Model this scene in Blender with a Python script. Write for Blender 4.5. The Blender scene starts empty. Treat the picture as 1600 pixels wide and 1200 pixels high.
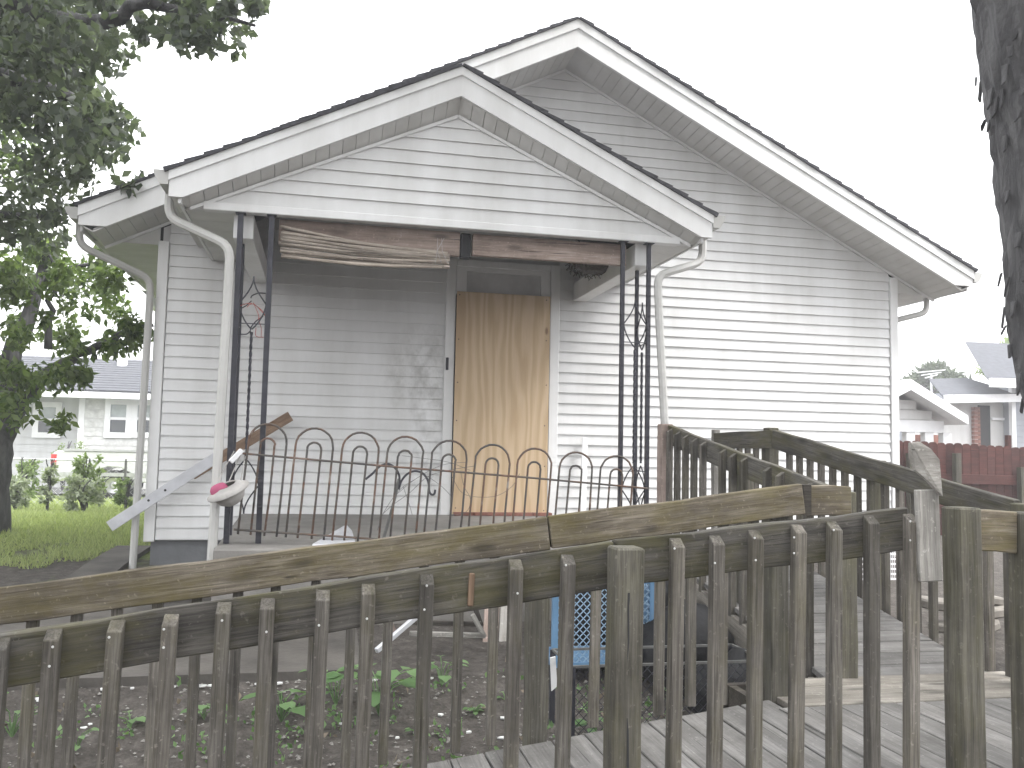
import bpy, bmesh, math, random
import numpy as np
from mathutils import Vector, Matrix, Quaternion
R = math.radians
random.seed(7); rng = np.random.default_rng(7)
scn = bpy.context.scene
COL = scn.collection

# ------------------------------------------------------------------ camera, sky, sun, exposure
F_PX, TH, RHO, AL = 1378.05, .0752, .0211, .2128
CAM = Vector((1.4687, -8.338, 1.5))
cd = bpy.data.cameras.new('camera'); cam = bpy.data.objects.new('camera', cd); COL.objects.link(cam)
cd.sensor_fit = 'HORIZONTAL'; cd.sensor_width = 36; cd.lens = 36 * F_PX / 1600
cd.clip_start = .05; cd.clip_end = 2000
ca, sa = math.cos(AL), math.sin(AL)
def yawed(x, y, z): return Vector((x*ca + y*sa, -x*sa + y*ca, z))
_f = yawed(0, math.cos(TH), math.sin(TH)); _u0 = yawed(0, -math.sin(TH), math.cos(TH)); _r0 = yawed(1, 0, 0)
_r = _r0*math.cos(RHO) + _u0*math.sin(RHO); _u = -_r0*math.sin(RHO) + _u0*math.cos(RHO)
m = Matrix((( _r.x, _u.x, -_f.x, CAM.x), (_r.y, _u.y, -_f.y, CAM.y), (_r.z, _u.z, -_f.z, CAM.z), (0, 0, 0, 1)))
cam.matrix_world = m
scn.camera = cam

SUN_EL, SUN_AZ = 54, 122        # azimuth clockwise from +Y (east = +X)
w = bpy.data.worlds.new('World'); scn.world = w; w.use_nodes = True
nt = w.node_tree; nt.nodes.clear()
sky = nt.nodes.new('ShaderNodeTexSky'); sky.sky_type = 'NISHITA'; sky.sun_disc = False
sky.sun_elevation = R(SUN_EL); sky.sun_rotation = R(SUN_AZ)
sky.dust_density = 6; sky.air_density = 1.0; sky.ozone_density = 1.0
hs = nt.nodes.new('ShaderNodeHueSaturation'); hs.inputs['Saturation'].default_value = .06
mxw = nt.nodes.new('ShaderNodeMix'); mxw.data_type = 'RGBA'; mxw.inputs['Factor'].default_value = .8
tcw = nt.nodes.new('ShaderNodeTexCoord'); spw = nt.nodes.new('ShaderNodeSeparateXYZ'); nt.links.new(tcw.outputs['Generated'], spw.inputs[0])
clw = nt.nodes.new('ShaderNodeMath'); clw.operation = 'MAXIMUM'; clw.inputs[1].default_value = 0; nt.links.new(spw.outputs[2], clw.inputs[0])
mlw = nt.nodes.new('ShaderNodeMath'); mlw.operation = 'MULTIPLY_ADD'; mlw.inputs[1].default_value = 2/3; mlw.inputs[2].default_value = 1/3; nt.links.new(clw.outputs[0], mlw.inputs[0])
vmw = nt.nodes.new('ShaderNodeVectorMath'); vmw.operation = 'SCALE'; vmw.inputs[0].default_value = (13.2, 13.4, 13.7); nt.links.new(mlw.outputs[0], vmw.inputs['Scale'])
nt.links.new(vmw.outputs[0], mxw.inputs[7])      # white cloud sheet, standard overcast sky (1 + 2 sin h)/3
bg = nt.nodes.new('ShaderNodeBackground'); bg.inputs['Strength'].default_value = .13
wo = nt.nodes.new('ShaderNodeOutputWorld')
nt.links.new(sky.outputs[0], hs.inputs['Color']); nt.links.new(hs.outputs[0], mxw.inputs[6])
nt.links.new(mxw.outputs[2], bg.inputs['Color']); nt.links.new(bg.outputs[0], wo.inputs[0])
sl = bpy.data.lights.new('sun', 'SUN'); sl.energy = 1.5; sl.angle = R(32); sl.color = (1, .975, .94)
so = bpy.data.objects.new('sun', sl); COL.objects.link(so)
sd = Vector((math.sin(R(SUN_AZ))*math.cos(R(SUN_EL)), math.cos(R(SUN_AZ))*math.cos(R(SUN_EL)), math.sin(R(SUN_EL))))
so.rotation_euler = sd.to_track_quat('Z', 'Y').to_euler(); so.location = (6, -10, 14)
scn.view_settings.view_transform = 'Standard'; scn.view_settings.look = 'None'
scn.view_settings.exposure = 1.85; scn.view_settings.gamma = 1
scn.cycles.max_bounces = 5; scn.cycles.volume_bounces = 0; scn.cycles.diffuse_bounces = 3; scn.cycles.glossy_bounces = 2; scn.cycles.transmission_bounces = 3
scn.render.resolution_x = 1024; scn.render.resolution_y = 768

# ------------------------------------------------------------------ pixel -> place helpers (direction only; the plane gives the distance)
def ray(x, y):
    a, b = (x - 800)/F_PX, -(y - 600)/F_PX
    X = a*math.cos(RHO) - b*math.sin(RHO); U = a*math.sin(RHO) + b*math.cos(RHO)
    return yawed(X, math.cos(TH) - U*math.sin(TH), math.sin(TH) + U*math.cos(TH))
def at(x, y, u=None, v=None, z=None, d=None):
    r = ray(x, y)
    if u is not None: t = (u - CAM.x)/r.x
    elif v is not None: t = (v - CAM.y)/r.y
    elif z is not None: t = (z - CAM.z)/r.z
    else: t = d/math.hypot(r.x, r.y)
    return CAM + r*t
GV = [-400, -60, -14, -8, -5.5, -4.7, -3.6, -3.2, -2.2, 0, 2, 5, 9, 14, 30, 400]
GZ = [-.3, -.3, -.2, -.16, -.1, -.06, .1, .2, .28, .42, .45, .42, .28, .12, .02, 0]
def g(u, v): return float(np.interp(v, GV, GZ))

# ------------------------------------------------------------------ object helpers
WM = {}
def put(name, me, mat=None, parent=None, M=None):
    o = bpy.data.objects.new(name, me); COL.objects.link(o)
    M = M or Matrix()
    o.matrix_basis = M
    if parent is not None:
        o.parent = parent; o.matrix_parent_inverse = WM[parent.name].inverted()
    WM[o.name] = M.copy()
    if mat is not None and me is not None and len(me.materials) == 0: me.materials.append(mat)
    return o
def tag(o, label=None, cat=None, group=None, kind=None):
    if label: o['label'] = label
    if cat: o['category'] = cat
    if group: o['group'] = group
    if kind: o['kind'] = kind
    return o
def thing(name, loc, label, cat, group=None):
    e = put(name, None, None, None, Matrix.Translation(Vector(loc))); e.empty_display_size = .2
    return tag(e, label, cat, group)

class MB:
    def __init__(s): s.v = []; s.f = []; s.mi = []; s.cur = 0
    def add(s, vs, fs):
        k = len(s.v); s.v += [tuple(p) for p in vs]; s.f += [tuple(i + k for i in f) for f in fs]; s.mi += [s.cur]*len(fs); return s
    def box(s, lo, hi, M=None):
        x0, y0, z0 = lo; x1, y1, z1 = hi
        vs = [Vector(p) for p in ((x0,y0,z0),(x1,y0,z0),(x1,y1,z0),(x0,y1,z0),(x0,y0,z1),(x1,y0,z1),(x1,y1,z1),(x0,y1,z1))]
        if M: vs = [M @ p for p in vs]
        return s.add(vs, [(0,3,2,1),(4,5,6,7),(0,1,5,4),(1,2,6,5),(2,3,7,6),(3,0,4,7)])
    def beam(s, p0, p1, w, h, up=(0,0,1)):
        p0, p1 = Vector(p0), Vector(p1); L = (p1 - p0).length
        return s.box((0, -w/2, -h/2), (L, w/2, h/2), frame(p0, p1, up))
    def prism(s, poly, d, cap=True):          # poly: 3-D points (planar, ccw seen from -d side), extruded by vector d
        n = len(poly); d = Vector(d); a = [Vector(p) for p in poly]; b = [p + d for p in a]
        fs = [(i, (i+1) % n, n+(i+1) % n, n+i) for i in range(n)]
        if cap: fs += [tuple(range(n-1, -1, -1)), tuple(range(n, 2*n))]
        return s.add(a + b, fs)
    def tube(s, pts, r, n=8, cap=True, flat=1.0):
        pts = [Vector(p) for p in pts]; k = len(pts); rr = r if hasattr(r, '__len__') else [r]*k
        vs = []; ref = None
        for i, p in enumerate(pts):
            t = (pts[min(i+1, k-1)] - pts[max(i-1, 0)]).normalized()
            if ref is None:
                ref = Vector((0,0,1)) if abs(t.z) < .9 else Vector((0,1,0))
            a = (ref - t*ref.dot(t)).normalized(); b = t.cross(a); ref = a
            for j in range(n):
                an = 2*math.pi*(j+.5)/n
                vs.append(p + (a*math.cos(an)*flat + b*math.sin(an))*rr[i])
        fs = [(i*n+j, i*n+(j+1) % n, (i+1)*n+(j+1) % n, (i+1)*n+j) for i in range(k-1) for j in range(n)]
        if cap: fs += [tuple(range(n-1, -1, -1)), tuple(range((k-1)*n, k*n))]
        return s.add(vs, fs)
    def lathe(s, prof, M=None, n=20):
        M = M or Matrix(); vs = []
        for r, z in prof:
            for j in range(n):
                a = 2*math.pi*j/n; vs.append(M @ Vector((r*math.cos(a), r*math.sin(a), z)))
        fs = [(i*n+j, i*n+(j+1) % n, (i+1)*n+(j+1) % n, (i+1)*n+j) for i in range(len(prof)-1) for j in range(n)]
        return s.add(vs, fs)
    def mesh(s, name, origin=None, fix=True):
        me = bpy.data.meshes.new(name)
        o = Vector(origin) if origin is not None else Vector((0,0,0))
        me.from_pydata([(p[0]-o.x, p[1]-o.y, p[2]-o.z) for p in s.v], [], s.f)
        if any(s.mi): me.polygons.foreach_set('material_index', s.mi)
        if fix:
            b = bmesh.new(); b.from_mesh(me); bmesh.ops.recalc_face_normals(b, faces=b.faces); b.to_mesh(me); b.free()
        me.update(); return me
    def build(s, name, mats, parent=None, origin=None, bevel=0, smooth=False, fix=True):
        if origin is None:
            a = np.array(s.v); lo, hi = a.min(0), a.max(0); origin = Vector(((lo[0]+hi[0])/2, (lo[1]+hi[1])/2, lo[2]))
        me = s.mesh(name, origin, fix)
        if bevel:
            b = bmesh.new(); b.from_mesh(me)
            bmesh.ops.bevel(b, geom=[e for e in b.edges if len(e.link_faces) == 2 and e.calc_face_angle(0) > .5], offset=bevel, segments=1, affect='EDGES')
            b.to_mesh(me); b.free()
        if smooth: me.polygons.foreach_set('use_smooth', [True]*len(me.polygons))
        mats = mats if isinstance(mats, (list, tuple)) else [mats]
        for q in mats: me.materials.append(q)
        return put(name, me, None, parent, Matrix.Translation(Vector(origin)))

def frame(p0, p1, up=(0,0,1)):
    p0, p1 = Vector(p0), Vector(p1); x = (p1 - p0).normalized(); z = Vector(up); z = (z - x*z.dot(x)).normalized(); y = z.cross(x)
    return Matrix(((x.x,y.x,z.x,p0.x),(x.y,y.y,z.y,p0.y),(x.z,y.z,z.z,p0.z),(0,0,0,1)))
_cache = {}
def board_mesh(L, w, h, cut=0., seg=1, rough=0., bev=.003, mat=None, key=None):
    """length along +x from 0 to L, width w on y, height h on z; cut lowers the far end of the -y.. top corner (bevelled picket head)"""
    k = (round(L, 3), w, h, cut, seg, rough, bev, mat.name, key)
    if k in _cache: return _cache[k]
    b = bmesh.new(); rows = []
    rr = random.Random(hash(k) & 0xffff)
    for i in range(seg + 1):
        x = L*i/seg
        jy, jz = (rr.gauss(0, rough), rr.gauss(0, rough)) if rough else (0, 0)
        row = []
        for (sy, sz) in ((-1,-1),(1,-1),(1,1),(-1,1)):
            dx = -cut if (i == seg and sz < 0) else 0
            row.append(b.verts.new((x + dx, sy*w/2 + jy + (rr.gauss(0, rough*.6) if rough else 0), sz*h/2 + jz + (rr.gauss(0, rough*.6) if rough else 0))))
        rows.append(row)
    for i in range(seg):
        for j in range(4):
            b.faces.new((rows[i][j], rows[i][(j+1) % 4], rows[i+1][(j+1) % 4], rows[i+1][j]))
    b.faces.new(rows[0][::-1]); b.faces.new(rows[-1])
    bmesh.ops.recalc_face_normals(b, faces=b.faces)
    if bev: bmesh.ops.bevel(b, geom=[e for e in b.edges if e.calc_face_angle(0) > .6], offset=bev, segments=1, affect='EDGES')
    me = bpy.data.meshes.new('board'); b.to_mesh(me); b.free(); me.materials.append(mat); _cache[k] = me
    return me
def board(name, p0, p1, w, h, mat, parent=None, up=(0,0,1), cut=0., seg=1, rough=0., bev=.003, key=None):
    L = (Vector(p1) - Vector(p0)).length
    return put(name, board_mesh(L, w, h, cut, seg, rough, bev, mat, key), None, parent, frame(p0, p1, up))

# ------------------------------------------------------------------ materials
def new_mat(name):
    mt = bpy.data.materials.new(name); mt.use_nodes = True; n = mt.node_tree; n.nodes.clear()
    out = n.nodes.new('ShaderNodeOutputMaterial'); bs = n.nodes.new('ShaderNodeBsdfPrincipled'); n.links.new(bs.outputs[0], out.inputs[0])
    return mt, n, bs, out
def nd(n, t, **kw):
    x = n.nodes.new(t)
    for k, v in kw.items(): setattr(x, k, v)
    return x
def ramp(n, fac, stops):
    r = nd(n, 'ShaderNodeValToRGB'); e = r.color_ramp.elements
    while len(e) < len(stops): e.new(.5)
    for i, (p, c) in enumerate(stops):
        e[i].position = p; e[i].color = (*c, 1) if len(c) == 3 else c
    n.links.new(fac, r.inputs[0]); return r.outputs[0]
def noise(n, vec, scale, detail=4, rough=.6, dist=0):
    x = nd(n, 'ShaderNodeTexNoise'); x.inputs['Scale'].default_value = scale; x.inputs['Detail'].default_value = detail
    x.inputs['Roughness'].default_value = rough; x.inputs['Distortion'].default_value = dist
    if vec is not None: n.links.new(vec, x.inputs['Vector'])
    return x.outputs['Fac']
def mapping(n, vec, scale=(1,1,1), loc=(0,0,0), rot=(0,0,0)):
    x = nd(n, 'ShaderNodeMapping'); x.inputs['Scale'].default_value = scale; x.inputs['Location'].default_value = loc; x.inputs['Rotation'].default_value = rot
    n.links.new(vec, x.inputs['Vector']); return x.outputs[0]
def mix(n, fac, a, b, mode='MIX'):
    x = nd(n, 'ShaderNodeMix', data_type='RGBA', blend_type=mode)
    for s, v in ((0, fac), (6, a), (7, b)):
        if hasattr(v, 'is_linked'): n.links.new(v, x.inputs[s])
        else: x.inputs[s].default_value = v if s == 0 else (*v, 1) if len(v) == 3 else v
    return x.outputs[2]
def mth(n, op, a, b=0.):
    x = nd(n, 'ShaderNodeMath', operation=op)
    for i, v in enumerate((a, b)):
        if hasattr(v, 'is_linked'): n.links.new(v, x.inputs[i])
        else: x.inputs[i].default_value = v
    return x.outputs[0]
def bump(n, bs, h, s=.3, d=.01):
    b = nd(n, 'ShaderNodeBump'); b.inputs['Strength'].default_value = s; b.inputs['Distance'].default_value = d
    n.links.new(h, b.inputs['Height']); n.links.new(b.outputs[0], bs.inputs['Normal'])
def objvec(n, rnd=True):
    tc = nd(n, 'ShaderNodeTexCoord').outputs['Object']
    if not rnd: return tc
    oi = nd(n, 'ShaderNodeObjectInfo').outputs['Random']
    va = nd(n, 'ShaderNodeVectorMath', operation='ADD'); n.links.new(tc, va.inputs[0])
    cx = nd(n, 'ShaderNodeCombineXYZ'); k = mth(n, 'MULTIPLY', oi, 37.)
    for i in range(3): n.links.new(k, cx.inputs[i])
    n.links.new(cx.outputs[0], va.inputs[1]); return va.outputs[0]

def wood(name, c1, c2, moss=.0, mosscol=(.075, .072, .018), fine=1., knots=True, rough=.85, vary=.35, bstr=.5):
    mt, n, bs, _ = new_mat(name); v = objvec(n)
    gr = noise(n, mapping(n, v, (2.6*fine, 78*fine, 78*fine)), 1.6, 7, .7, .5)
    streak = noise(n, mapping(n, v, (.8, 14*fine, 14*fine)), 1.0, 3, .5)
    col = ramp(n, gr, [(.36, c1), (.64, c2)])
    col = mix(n, mth(n, 'MULTIPLY', ramp(n, streak, [(.42, (0,0,0)), (.62, (1,1,1))]), .55), col, tuple(x*.62 for x in c1))
    cr = noise(n, mapping(n, v, (1.5, 62, 62)), 1.0, 2, .5, .35)      # drying splits along the grain
    col = mix(n, mth(n, 'MULTIPLY', ramp(n, cr, [(.27, (1,1,1)), (.315, (0,0,0))]), .85), col, tuple(x*.22 for x in c1))
    sp_ = noise(n, v, 55, 3, .6)                                      # lichen specks and grime
    col = mix(n, mth(n, 'MULTIPLY', ramp(n, sp_, [(.62, (0,0,0)), (.72, (1,1,1))]), .5), col, tuple(min(1, x*1.5) for x in c2))
    blot = noise(n, v, 3.1, 6, .68)
    col = mix(n, .55, col, ramp(n, blot, [(.34, (.42,.40,.37)), (.5, (.95,.93,.9)), (.68, (1.3,1.3,1.3))]), 'MULTIPLY')
    if knots:
        vo = nd(n, 'ShaderNodeTexVoronoi'); vo.inputs['Scale'].default_value = 1.0
        n.links.new(mapping(n, v, (2.6, 9, 9)), vo.inputs['Vector'])
        kn = ramp(n, vo.outputs['Distance'], [(.1, (1,1,1)), (.24, (0,0,0))])
        col = mix(n, mth(n, 'MULTIPLY', kn, .75), col, tuple(x*.4 for x in c1))
    if moss:
        mo = noise(n, mapping(n, v, (1.6, 4.5, 4.5)), 2.0, 6, .7)
        mk = ramp(n, mo, [(.5 - .1*moss, (0,0,0)), (.72 - .1*moss, (1,1,1))])
        col = mix(n, mth(n, 'MULTIPLY', mk, min(1, .75*moss)), col, mosscol)
    oi = nd(n, 'ShaderNodeObjectInfo').outputs['Random']
    col = mix(n, 1., col, ramp(n, oi, [(0, (1-vary,)*3), (1, (1+vary*.6, 1+vary*.55, 1+vary*.5))]), 'MULTIPLY')
    n.links.new(col, bs.inputs['Base Color']); bs.inputs['Roughness'].default_value = rough; bs.inputs['Specular IOR Level'].default_value = .25
    bump(n, bs, gr, bstr, .004); return mt
def plain(name, c, rough=.6, metal=0., var=.12, sc=6., bstr=0., bsc=60., spec=.4, coord='obj'):
    mt, n, bs, _ = new_mat(name); v = objvec(n)
    f = noise(n, v, sc, 5, .6)
    col = mix(n, 1., c, ramp(n, f, [(.3, (1-var,)*3), (.7, (1+var,)*3)]), 'MULTIPLY')
    n.links.new(col, bs.inputs['Base Color']); bs.inputs['Roughness'].default_value = rough; bs.inputs['Metallic'].default_value = metal
    bs.inputs['Specular IOR Level'].default_value = spec
    if bstr: bump(n, bs, noise(n, v, bsc, 4, .6), bstr, .006)
    return mt
def leafmat(name, c1, c2, trans=.35, rough=.55):
    mt, n, bs, out = new_mat(name)
    ge = nd(n, 'ShaderNodeNewGeometry'); col = ramp(n, ge.outputs['Random Per Island'], [(0, c1), (1, c2)])
    n.links.new(col, bs.inputs['Base Color']); bs.inputs['Roughness'].default_value = rough; bs.inputs['Specular IOR Level'].default_value = .35
    tr = nd(n, 'ShaderNodeBsdfTranslucent'); n.links.new(mix(n, 1., col, (1.2, 1.35, .7), 'MULTIPLY'), tr.inputs[0])
    ms = nd(n, 'ShaderNodeMixShader'); ms.inputs[0].default_value = trans
    n.links.new(bs.outputs[0], ms.inputs[1]); n.links.new(tr.outputs[0], ms.inputs[2]); n.links.new(ms.outputs[0], out.inputs[0]); return mt

def siding_mat(name, base, grime=True, rough=.5):
    mt, n, bs, _ = new_mat(name)
    pos = nd(n, 'ShaderNodeNewGeometry').outputs['Position']
    streak = noise(n, mapping(n, pos, (3.5, 3.5, .55)), 1.0, 5, .62)
    col = mix(n, 1., base, ramp(n, streak, [(.3, (.88,.875,.86)), (.65, (1.04,1.04,1.04))]), 'MULTIPLY')
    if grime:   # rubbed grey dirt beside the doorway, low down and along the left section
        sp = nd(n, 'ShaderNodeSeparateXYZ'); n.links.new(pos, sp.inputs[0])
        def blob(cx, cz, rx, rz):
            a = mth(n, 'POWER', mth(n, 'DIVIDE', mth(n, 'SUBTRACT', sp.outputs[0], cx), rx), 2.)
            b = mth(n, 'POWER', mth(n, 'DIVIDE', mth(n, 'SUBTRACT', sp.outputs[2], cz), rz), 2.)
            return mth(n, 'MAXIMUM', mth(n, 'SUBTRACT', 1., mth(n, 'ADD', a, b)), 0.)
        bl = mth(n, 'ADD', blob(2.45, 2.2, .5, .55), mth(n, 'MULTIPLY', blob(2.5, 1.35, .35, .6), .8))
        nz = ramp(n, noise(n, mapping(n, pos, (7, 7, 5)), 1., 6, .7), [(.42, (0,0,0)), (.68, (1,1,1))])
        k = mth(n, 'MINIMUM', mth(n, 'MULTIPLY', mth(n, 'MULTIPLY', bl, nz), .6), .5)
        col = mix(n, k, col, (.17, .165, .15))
    oi = nd(n, 'ShaderNodeObjectInfo').outputs['Random']
    col = mix(n, 1., col, ramp(n, oi, [(0, (.95,.95,.95)), (1, (1.03,1.03,1.03))]), 'MULTIPLY')
    n.links.new(col, bs.inputs['Base Color']); bs.inputs['Roughness'].default_value = rough; bs.inputs['Specular IOR Level'].default_value = .35
    bump(n, bs, noise(n, mapping(n, pos, (4, 4, 60)), 1., 4, .6), .06, .004)
    return mt

M = {}
M['siding'] = siding_mat('white_vinyl_siding', (.66, .66, .662))
M['trim'] = siding_mat('white_trim', (.72, .72, .722), False, .42)
M['soffit'] = siding_mat('soffit_vinyl', (.58, .575, .56), False)
M['gutter'] = plain('gutter_enamel', (.43, .425, .41), .4, 0, .08, 4)
M['shingle'] = plain('asphalt_shingle', (.055, .055, .062), .95, 0, .35, 30, .8, 180)
M['roof_grey'] = plain('pale_grey_shingle', (.062, .065, .075), .95, 0, .22, 8, .4, 60)
M['ply'] = None
M['rail_in'] = wood('railing_wood_inner', (.085, .07, .05), (.25, .22, .178), .8, (.115, .095, .026), vary=.2)
M['rail_out'] = wood('railing_wood_outer', (.042, .039, .035), (.13, .122, .11), .68, (.08, .073, .018), vary=.15)
M['picket'] = wood('railing_picket_wood', (.058, .053, .047), (.18, .168, .152), .5, (.085, .078, .035), vary=.35)
M['post'] = wood('railing_post_wood', (.06, .056, .046), (.15, .142, .12), .5, (.095, .09, .04), vary=.2)
M['deck'] = wood('deck_board_wood', (.12, .116, .112), (.2, .196, .192), 0, fine=.8, vary=.12, knots=False, bstr=.3)
M['newwood'] = wood('pale_new_board', (.19, .175, .152), (.32, .3, .27), 0, vary=.2)
M['greywood'] = wood('weathered_grey_board', (.17, .165, .155), (.36, .35, .33), 0, vary=.15, knots=False)
M['palewood'] = wood('pale_split_board', (.3, .285, .265), (.48, .465, .44), 0, vary=.1, knots=False)
M['beamwood'] = wood('brown_header_wood', (.25, .19, .165), (.4, .33, .295), 0, vary=.12)
M['plankwood'] = wood('brown_plank_wood', (.17, .11, .075), (.3, .21, .15), 0, vary=.12)
M['plankdark'] = wood('raw_brown_strip', (.1, .065, .042), (.19, .13, .09), 0, vary=.1)
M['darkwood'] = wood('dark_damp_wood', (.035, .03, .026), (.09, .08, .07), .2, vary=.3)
M['bamboo'] = wood('bamboo_blind_slat', (.31, .265, .23), (.5, .45, .4), 0, fine=1.5, knots=False, vary=.35)
M['iron'] = plain('black_painted_iron', (.032, .032, .042), .5, .2, .25, 14, .3, 120)
M['rust'] = plain('rusty_iron', (.085, .06, .048), .75, .15, .4, 12, .4, 120)
M['hoop'] = None
M['concrete'] = plain('old_concrete', (.2, .19, .177), .92, 0, .2, 3.5, .5, 40)
M['dirtycon'] = plain('dirty_concrete', (.074, .067, .06), .95, 0, .4, 3., .8, 40)
M['found'] = plain('grey_foundation_paint', (.16, .165, .175), .85, 0, .15, 5, .3, 40)
M['white'] = plain('white_plastic', (.7, .7, .71), .5, 0, .06, 5)
M['zinc'] = plain('galvanised_sheet', (.5, .505, .53), .45, .25, .14, 7, .2, 30)
M['dark'] = plain('dark_void', (.02, .02, .022), .9, 0, .2, 5)
M['nest'] = plain('nest_straw', (.055, .045, .035), .95, 0, .5, 40, .9, 90)
M['blue'] = plain('blue_plastic', (.11, .22, .36), .45, 0, .12, 5)
M['bluepale'] = plain('pale_blue_plastic', (.25, .37, .5), .45, 0, .12, 5)
M['bag'] = plain('black_bin_bag', (.006, .006, .007), .6, 0, .3, 8, .9, 14, spec=.2)
M['pink'] = plain('pink_cloth', (.34, .07, .14), .8, 0, .2, 12)
M['cream'] = plain('cream_cloth', (.36, .345, .33), .85, 0, .15, 10, .4, 60)
M['glass'] = plain('dark_window_glass', (.05, .055, .06), .12, 0, .1, 2, spec=.6)
M['transom'] = plain('dusty_transom_glass', (.5, .495, .495), .5, 0, .15, 4)
M['glasslite'] = plain('curtained_glass', (.3, .33, .33), .25, 0, .2, 3)
M['greywall'] = siding_mat('grey_neighbour_siding', (.5, .505, .515), False)
M['palestone'] = plain('pale_stone_cladding', (.5, .5, .49), .9, 0, .22, 6, .6, 20)
M['bluewall'] = siding_mat('blue_grey_siding', (.27, .285, .32), False)
M['creamwall'] = siding_mat('cream_wall', (.56, .555, .55), False)
M['stone'] = plain('grey_stone', (.17, .155, .135), .9, 0, .25, 9, .6, 25)
M['brick'] = plain('red_brick', (.19, .085, .065), .9, 0, .3, 12, .4, 50)
M['redpaint'] = wood('red_fence_paint', (.05, .017, .014), (.088, .03, .026), 0, vary=.22, knots=False, bstr=.3)
M['truck'] = plain('white_truck_paint', (.46, .46, .47), .25, 0, .04, 3, spec=.6)
M['tyre'] = plain('tyre_rubber', (.022, .022, .023), .85, 0, .2, 20)
M['chrome'] = plain('dull_chrome', (.5, .5, .51), .28, .8, .1, 8)
M['lamp'] = plain('red_tail_lens', (.5, .03, .03), .25, 0, .1, 8)
M['wire'] = plain('grey_wire', (.13, .13, .125), .6, .4, .2, 30)
M['redwire'] = plain('red_wire', (.36, .07, .05), .6, 0, .2, 30)
M['screw'] = plain('screw_head', (.55, .55, .54), .4, .5, .1, 30)
M['litter'] = plain('white_scrap', (.66, .66, .65), .7, 0, .1, 30)
M['pebble'] = plain('pebbles', (.2, .19, .175), .9, 0, .5, 40)
M['bark'] = None
M['leafA'] = leafmat('dark_glossy_leaf', (.065, .08, .066), (.15, .17, .14), .5, .42)
M['leafB'] = leafmat('green_leaf', (.06, .095, .035), (.2, .25, .11), .5, .45)
M['leafC'] = leafmat('canopy_leaf', (.03, .05, .02), (.07, .1, .04), .3)
M['needle'] = leafmat('pine_needle', (.045, .065, .04), (.1, .125, .08), .2)
M['shrub'] = leafmat('shrub_leaf', (.11, .16, .055), (.25, .31, .14), .4)
M['shrubgrey'] = leafmat('grey_shrub_leaf', (.18, .21, .15), (.34, .37, .28), .35)
M['weed'] = leafmat('weed_leaf', (.08, .15, .055), (.17, .27, .12), .35)
M['grass'] = leafmat('grass_blade', (.2, .235, .1), (.36, .39, .21), .45, .6)
M['deadleaf'] = leafmat('dead_leaf', (.09, .07, .05), (.2, .165, .13), .1, .8)

def make_ply():
    mt, n, bs, _ = new_mat('plywood'); tc = nd(n, 'ShaderNodeTexCoord').outputs['Object']
    warp = noise(n, mapping(n, tc, (1.5, 1.5, .45)), 1.6, 3, .5)
    wv = nd(n, 'ShaderNodeTexWave', wave_type='BANDS', bands_direction='X'); wv.inputs['Scale'].default_value = 2.6
    wv.inputs['Distortion'].default_value = 22; wv.inputs['Detail'].default_value = 3; wv.inputs['Detail Scale'].default_value = .9
    n.links.new(mapping(n, tc, (1.2, 1, .16)), wv.inputs['Vector'])
    fine = noise(n, mapping(n, tc, (130, 130, 5)), 1., 5, .6)
    col = ramp(n, wv.outputs['Fac'], [(.05, (.475, .345, .21)), (.5, (.53, .395, .25)), (.95, (.57, .435, .29))])
    col = mix(n, .16, col, ramp(n, fine, [(.3, (.55,.5,.45)), (.7, (1.2,1.2,1.2))]), 'MULTIPLY')
    col = mix(n, mth(n, 'MULTIPLY', ramp(n, warp, [(.5, (0,0,0)), (.68, (1,1,1))]), .3), col, (.40, .26, .15))
    vo = nd(n, 'ShaderNodeTexVoronoi'); vo.inputs['Scale'].default_value = 1; n.links.new(mapping(n, tc, (5, 5, 2.2)), vo.inputs['Vector'])
    col = mix(n, ramp(n, vo.outputs['Distance'], [(.05, (.75,.75,.75)), (.1, (0,0,0))]), col, (.16, .085, .045))
    n.links.new(col, bs.inputs['Base Color']); bs.inputs['Roughness'].default_value = .7; bump(n, bs, fine, .15, .002); return mt
M['ply'] = make_ply()
def make_hoop():
    mt, n, bs, _ = new_mat('worn_iron_paint'); v = objvec(n); f = noise(n, v, 4, 6, .7)
    n.links.new(ramp(n, f, [(.38, (.055, .053, .052)), (.5, (.085, .072, .062)), (.6, (.13, .068, .042)), (.72, (.3, .28, .25))]), bs.inputs['Base Color'])
    bs.inputs['Roughness'].default_value = .7; bs.inputs['Metallic'].default_value = .1; bump(n, bs, noise(n, v, 90, 3), .4, .003); return mt
M['hoop'] = make_hoop()
def make_bark():
    mt, n, bs, _ = new_mat('bark'); v = objvec(n, False)
    a = noise(n, mapping(n, v, (9, 9, 2.2)), 1., 8, .7, .8)
    n.links.new(ramp(n, a, [(.3, (.028, .027, .029)), (.5, (.068, .066, .07)), (.72, (.14, .138, .14))]), bs.inputs['Base Color'])
    bs.inputs['Roughness'].default_value = .95; bump(n, bs, a, 1., .03); return mt
M['bark'] = make_bark()
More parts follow.
